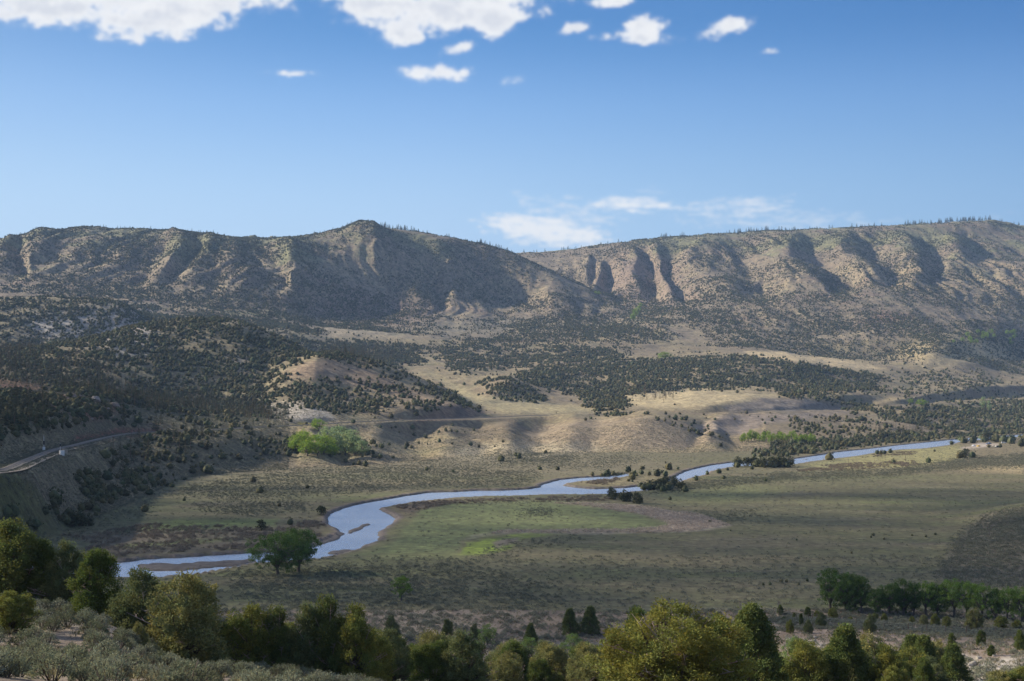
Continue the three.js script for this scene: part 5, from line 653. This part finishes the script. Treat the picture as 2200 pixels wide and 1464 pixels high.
// boulders
function boulder(seed) { const r = RNG(seed), g = new THREE.IcosahedronGeometry(1, 3), q = g.attributes.position, cut = [...Array(9)].map(() => [unit(r), .62 + .3 * r()]); for (let i = 0; i < q.count; i++) { let v = [q.getX(i), q.getY(i), q.getZ(i)]; const s = 1 + .22 * noise(v[0] * 1.4 + seed, v[1] * 1.4 + v[2]) + .1 * noise(v[0] * 4 + seed, v[2] * 4 + v[1] * 3); v = v.map(x => x * s); for (const [n, d] of cut) { const e = v[0] * n[0] + v[1] * n[1] + v[2] * n[2] - d; if (e > 0) v = v.map((x, k) => x - n[k] * e * .92); } q.setXYZ(i, v[0], v[1] * .78, v[2]); } g.computeVertexNormals(); return g; }
{
  const geos = [1, 2, 3, 4].map(boulder), uvn = m => { m.map = grainA; return m; }, m1 = [uvn(plain(.42, .34, .30)), uvn(plain(.36, .29, .25)), uvn(plain(.46, .40, .36))], m2 = [uvn(plain(.50, .45, .39)), uvn(plain(.42, .38, .33))];
  const put = (px, base, wpx, mats, label, group, D0) => { const at = castTo(px, base, D0), s = wpx * at.D / F / 2, o = new THREE.Mesh(geos[R() * 4 | 0], mats[R() * mats.length | 0]); o.name = numbered('boulder'); o.position.set(at.X, at.y + s * .25, -at.D); o.scale.set(s, s * (.8 + .3 * R()), s); o.rotation.set((R() - .5) * .5, R() * 6, (R() - .5) * .5); o.castShadow = o.receiveShadow = true; o.userData = { label, category: 'boulder' }; if (group) o.userData.group = group; scene.add(o); };
  put(205, 862, 22, m1, 'largest rounded pale boulder in the rock pile on the red slope', undefined, 700); put(158, 856, 20, m1, 'slanting pale boulder at the side of the rock pile', undefined, 700); put(245, 874, 24, m1, 'broad dark boulder below the rock pile', undefined, 700);
  for (const [x, y, w] of [[143, 850, 10], [148, 858, 9], [150, 848, 8], [165, 846, 9], [172, 853, 9], [188, 862, 9], [194, 870, 12], [200, 868, 8], [172, 868, 8], [215, 850, 9], [226, 852, 8], [180, 842, 8], [192, 844, 8], [270, 862, 10], [262, 868, 9], [232, 880, 9], [138, 862, 7], [210, 876, 7], [100, 868, 7], [322, 911, 8], [318, 914, 6], [185, 905, 7], [197, 900, 7]]) put(x, y, w, m1, 'pale boulder in the rock pile on the red slope', 'boulders of the rock pile', 700);
  const r = RNG(77); for (let i = 0; i < 46; i++) put(1950 + r() * 190, 1408 + r() * 54, 7 + 16 * r() * r(), m2, 'whitish rock on the eroded outcrop below the bench', 'whitish rocks of the outcrop', 130);
  for (let i = 0; i < 10; i++) put(1690 + r() * 90, 1372 + r() * 40, 5 + 8 * r(), m2, 'whitish rock on the small bare bank beside the saplings', 'whitish rocks of the small bank', 130);
  for (const [x, y, w] of [[1204, 1052, 3], [372, 1233, 7], [430, 1217, 4]]) put(x, y, w, [plain(.10, .09, .08)], 'dark wet rock standing in the river', 'rocks in the river', 380);
}
// rafts on the river
function raft(px, py, turn, label) { const D = EYE * F / (py - YH), o = thing('drift_boat', { X: (px - 1100) / F * D, y: -.25, D }, turn, label, 'boat'); const L = 4.6, s = new THREE.Shape(); s.moveTo(-L / 2, 0); s.quadraticCurveTo(-L / 4, .95, 0, .95); s.quadraticCurveTo(L / 4, .95, L / 2, 0); s.quadraticCurveTo(L / 4, -.95, 0, -.95); s.quadraticCurveTo(-L / 4, -.95, -L / 2, 0); const inn = new THREE.Path(); inn.absellipse(0, 0, L * .4, .68, 0, Math.PI * 2); s.holes.push(inn); const g = new THREE.ExtrudeGeometry(s, { depth: .55, bevelEnabled: true, bevelSize: .06, bevelThickness: .06, bevelSegments: 2 }); g.rotateX(-Math.PI / 2); part(o, 'hull', g, white); part(o, 'floor', cyl(1, 1, .06, 0, .08, 0, 20).scale(L * .4, 1, .68), steelGrey); for (const x of [-1.1, .2, 1.3]) part(o, 'seat', box(.35, .08, 1.4, x, .5, 0), tan); for (const z of [-1, 1]) { const q = cyl(.03, .03, 3, 0, 0, 0, 6); q.rotateX(z * 1.25); q.translate(0, .6, z * 1.6); part(o, 'oar', q, wood); } return o; }
raft(1729, 988, .35, 'white drift boat floating by the wooded bank'); raft(2046, 951, .3, 'small pale boat far up the river near the camp');
// camp at the end of the field: vehicles and tents
function car(px, py, turn, paint, label, truck) {
  const at = castTo(px, py, 1000), o = thing('parked_car', at, turn, label, 'car'), L = truck ? 5.4 : 4.6, s = new THREE.Shape(); s.moveTo(-L / 2, .35); s.lineTo(-L / 2, .95); if (truck) { s.lineTo(-.3, 1.0); s.lineTo(-.1, 1.75); s.lineTo(1.0, 1.75); } else { s.lineTo(-L / 2 + .3, 1.6); s.lineTo(.5, 1.65); } s.lineTo(1.5, 1.05); s.lineTo(L / 2, .9); s.lineTo(L / 2, .35); s.closePath(); const g = new THREE.ExtrudeGeometry(s, { depth: 1.6, bevelEnabled: true, bevelSize: .08, bevelThickness: .08, bevelSegments: 2 }); g.translate(0, 0, -.8); part(o, 'body', g, paint);
  for (const z of [-.9, .9]) part(o, 'side_window', box(truck ? .9 : 2, .42, .03, truck ? .45 : -.6, 1.35, z), black); { const w = box(.04, .5, 1.4); w.rotateZ(-1.0); w.translate(1.22, 1.36, 0); part(o, 'windshield', w, black); }
  for (const x of [-L * .3, L * .3]) for (const z of [-.8, .8]) { const w = part(o, 'wheel', new THREE.CylinderGeometry(.36, .36, .24, 16).rotateX(Math.PI / 2).translate(x, .36, z), black); part(w, 'rim', new THREE.CylinderGeometry(.2, .2, .26, 12).rotateX(Math.PI / 2).translate(x, .36, z), steelGrey); }
}
car(2125, 955, .2, plain(.10, .16, .30, .35), 'blue pickup truck parked at the river camp', true); car(2143, 962, .5, plain(.06, .07, .08, .35), 'dark parked car beside the pale track at the camp'); car(2157, 953, -.2, white, 'white car parked among the bushes at the camp'); car(2180, 945, .1, plain(.5, .42, .12, .4), 'yellowish car parked at the far side of the camp');
function tent(px, py, m, label) { const at = castTo(px, py, 1000), o = thing('tent', at, R() * 3, label, 'tent'); const g = new THREE.SphereGeometry(1.5, 14, 8, 0, 6.2832, 0, 1.5708); g.scale(1.25, .95, 1); part(o, 'canopy', g, m); part(o, 'door_flap', new THREE.CircleGeometry(.6, 12, 0, 3.1416).scale(1, 1.3, 1).translate(0, .02, 1.46), tan); for (const a of [.6, -.6]) part(o, 'pole', new THREE.TorusGeometry(1.52, .03, 4, 20, 3.1416).rotateY(a).scale(1.25, .95, 1), steelGrey); }
tent(2103, 960, plain(.60, .38, .05), 'orange tent on the pale ground of the camp'); tent(2092, 959, plain(.6, .6, .64), 'white tent beside the orange tent');
// ───────────────────────── the cloud that shades the near valley ─────────────────────────
{
  const r = RNG(5150), list = [], rho = 9, alt = 700, se = SUN.y, lift = [SUN.x / SUN.y, SUN.z / SUN.y];
  const edge = pchip([-1500, -700, -300, -150, 0, 150, 400, 900], [1500, 1400, 1180, 820, 740, 760, 820, 900]);
  for (let i = 0; i < 150000; i++) {
    const X = -1100 + r() * 2100, D = -260 + r() * 1800, e = edge(X) + fbm(X / 160, D / 160, 3) * 70;
    let T = mix(.28, 1, sstep(e - 190, e + 120, D)); if (D < 330) T = mix(.95, T, sstep(130, 300, D)); T = Math.min(1, T * (1 + .1 * fbm(X / 160 + 9, D / 160, 3)));
    const n = -Math.log(Math.max(.12, T)) * se / (Math.PI * rho * rho * .9), want = n * 2100 * 1800 / 150000; if (r() > want) continue;
    const y = alt + (r() - .5) * 120; list.push([X + lift[0] * y, y, -D + lift[1] * y, rho * (.6 + .8 * r())]);
  }
  const g = boulder(31), m = new THREE.InstancedMesh(g, new THREE.MeshStandardMaterial({ color: new THREE.Color(.85, .85, .87), roughness: 1 }), list.length), o = new THREE.Object3D();
  list.forEach(([x, y, z, s], i) => { o.position.set(x, y, z); o.rotation.set(r() * 6, r() * 6, r() * 6); o.scale.set(s, s * .8, s); o.updateMatrix(); m.setMatrixAt(i, o.matrix); });
  m.name = 'cloud'; m.userData = { kind: 'stuff', label: 'broken white cloud bank that shades the near side of the valley', category: 'cloud' }; m.castShadow = true; scene.add(m); console.log('cloud', list.length);
}
scene.fog = new THREE.FogExp2(new THREE.Color(.42, .64, 1.0), 5e-5);

// ───────────────────────── picture ─────────────────────────
const renderer = new THREE.WebGLRenderer({ antialias: true });
renderer.toneMapping = THREE.LinearToneMapping; renderer.toneMappingExposure = EXPOSURE; renderer.shadowMap.enabled = true;
renderer.setSize(1024, 681);
renderer.render(scene, camera);
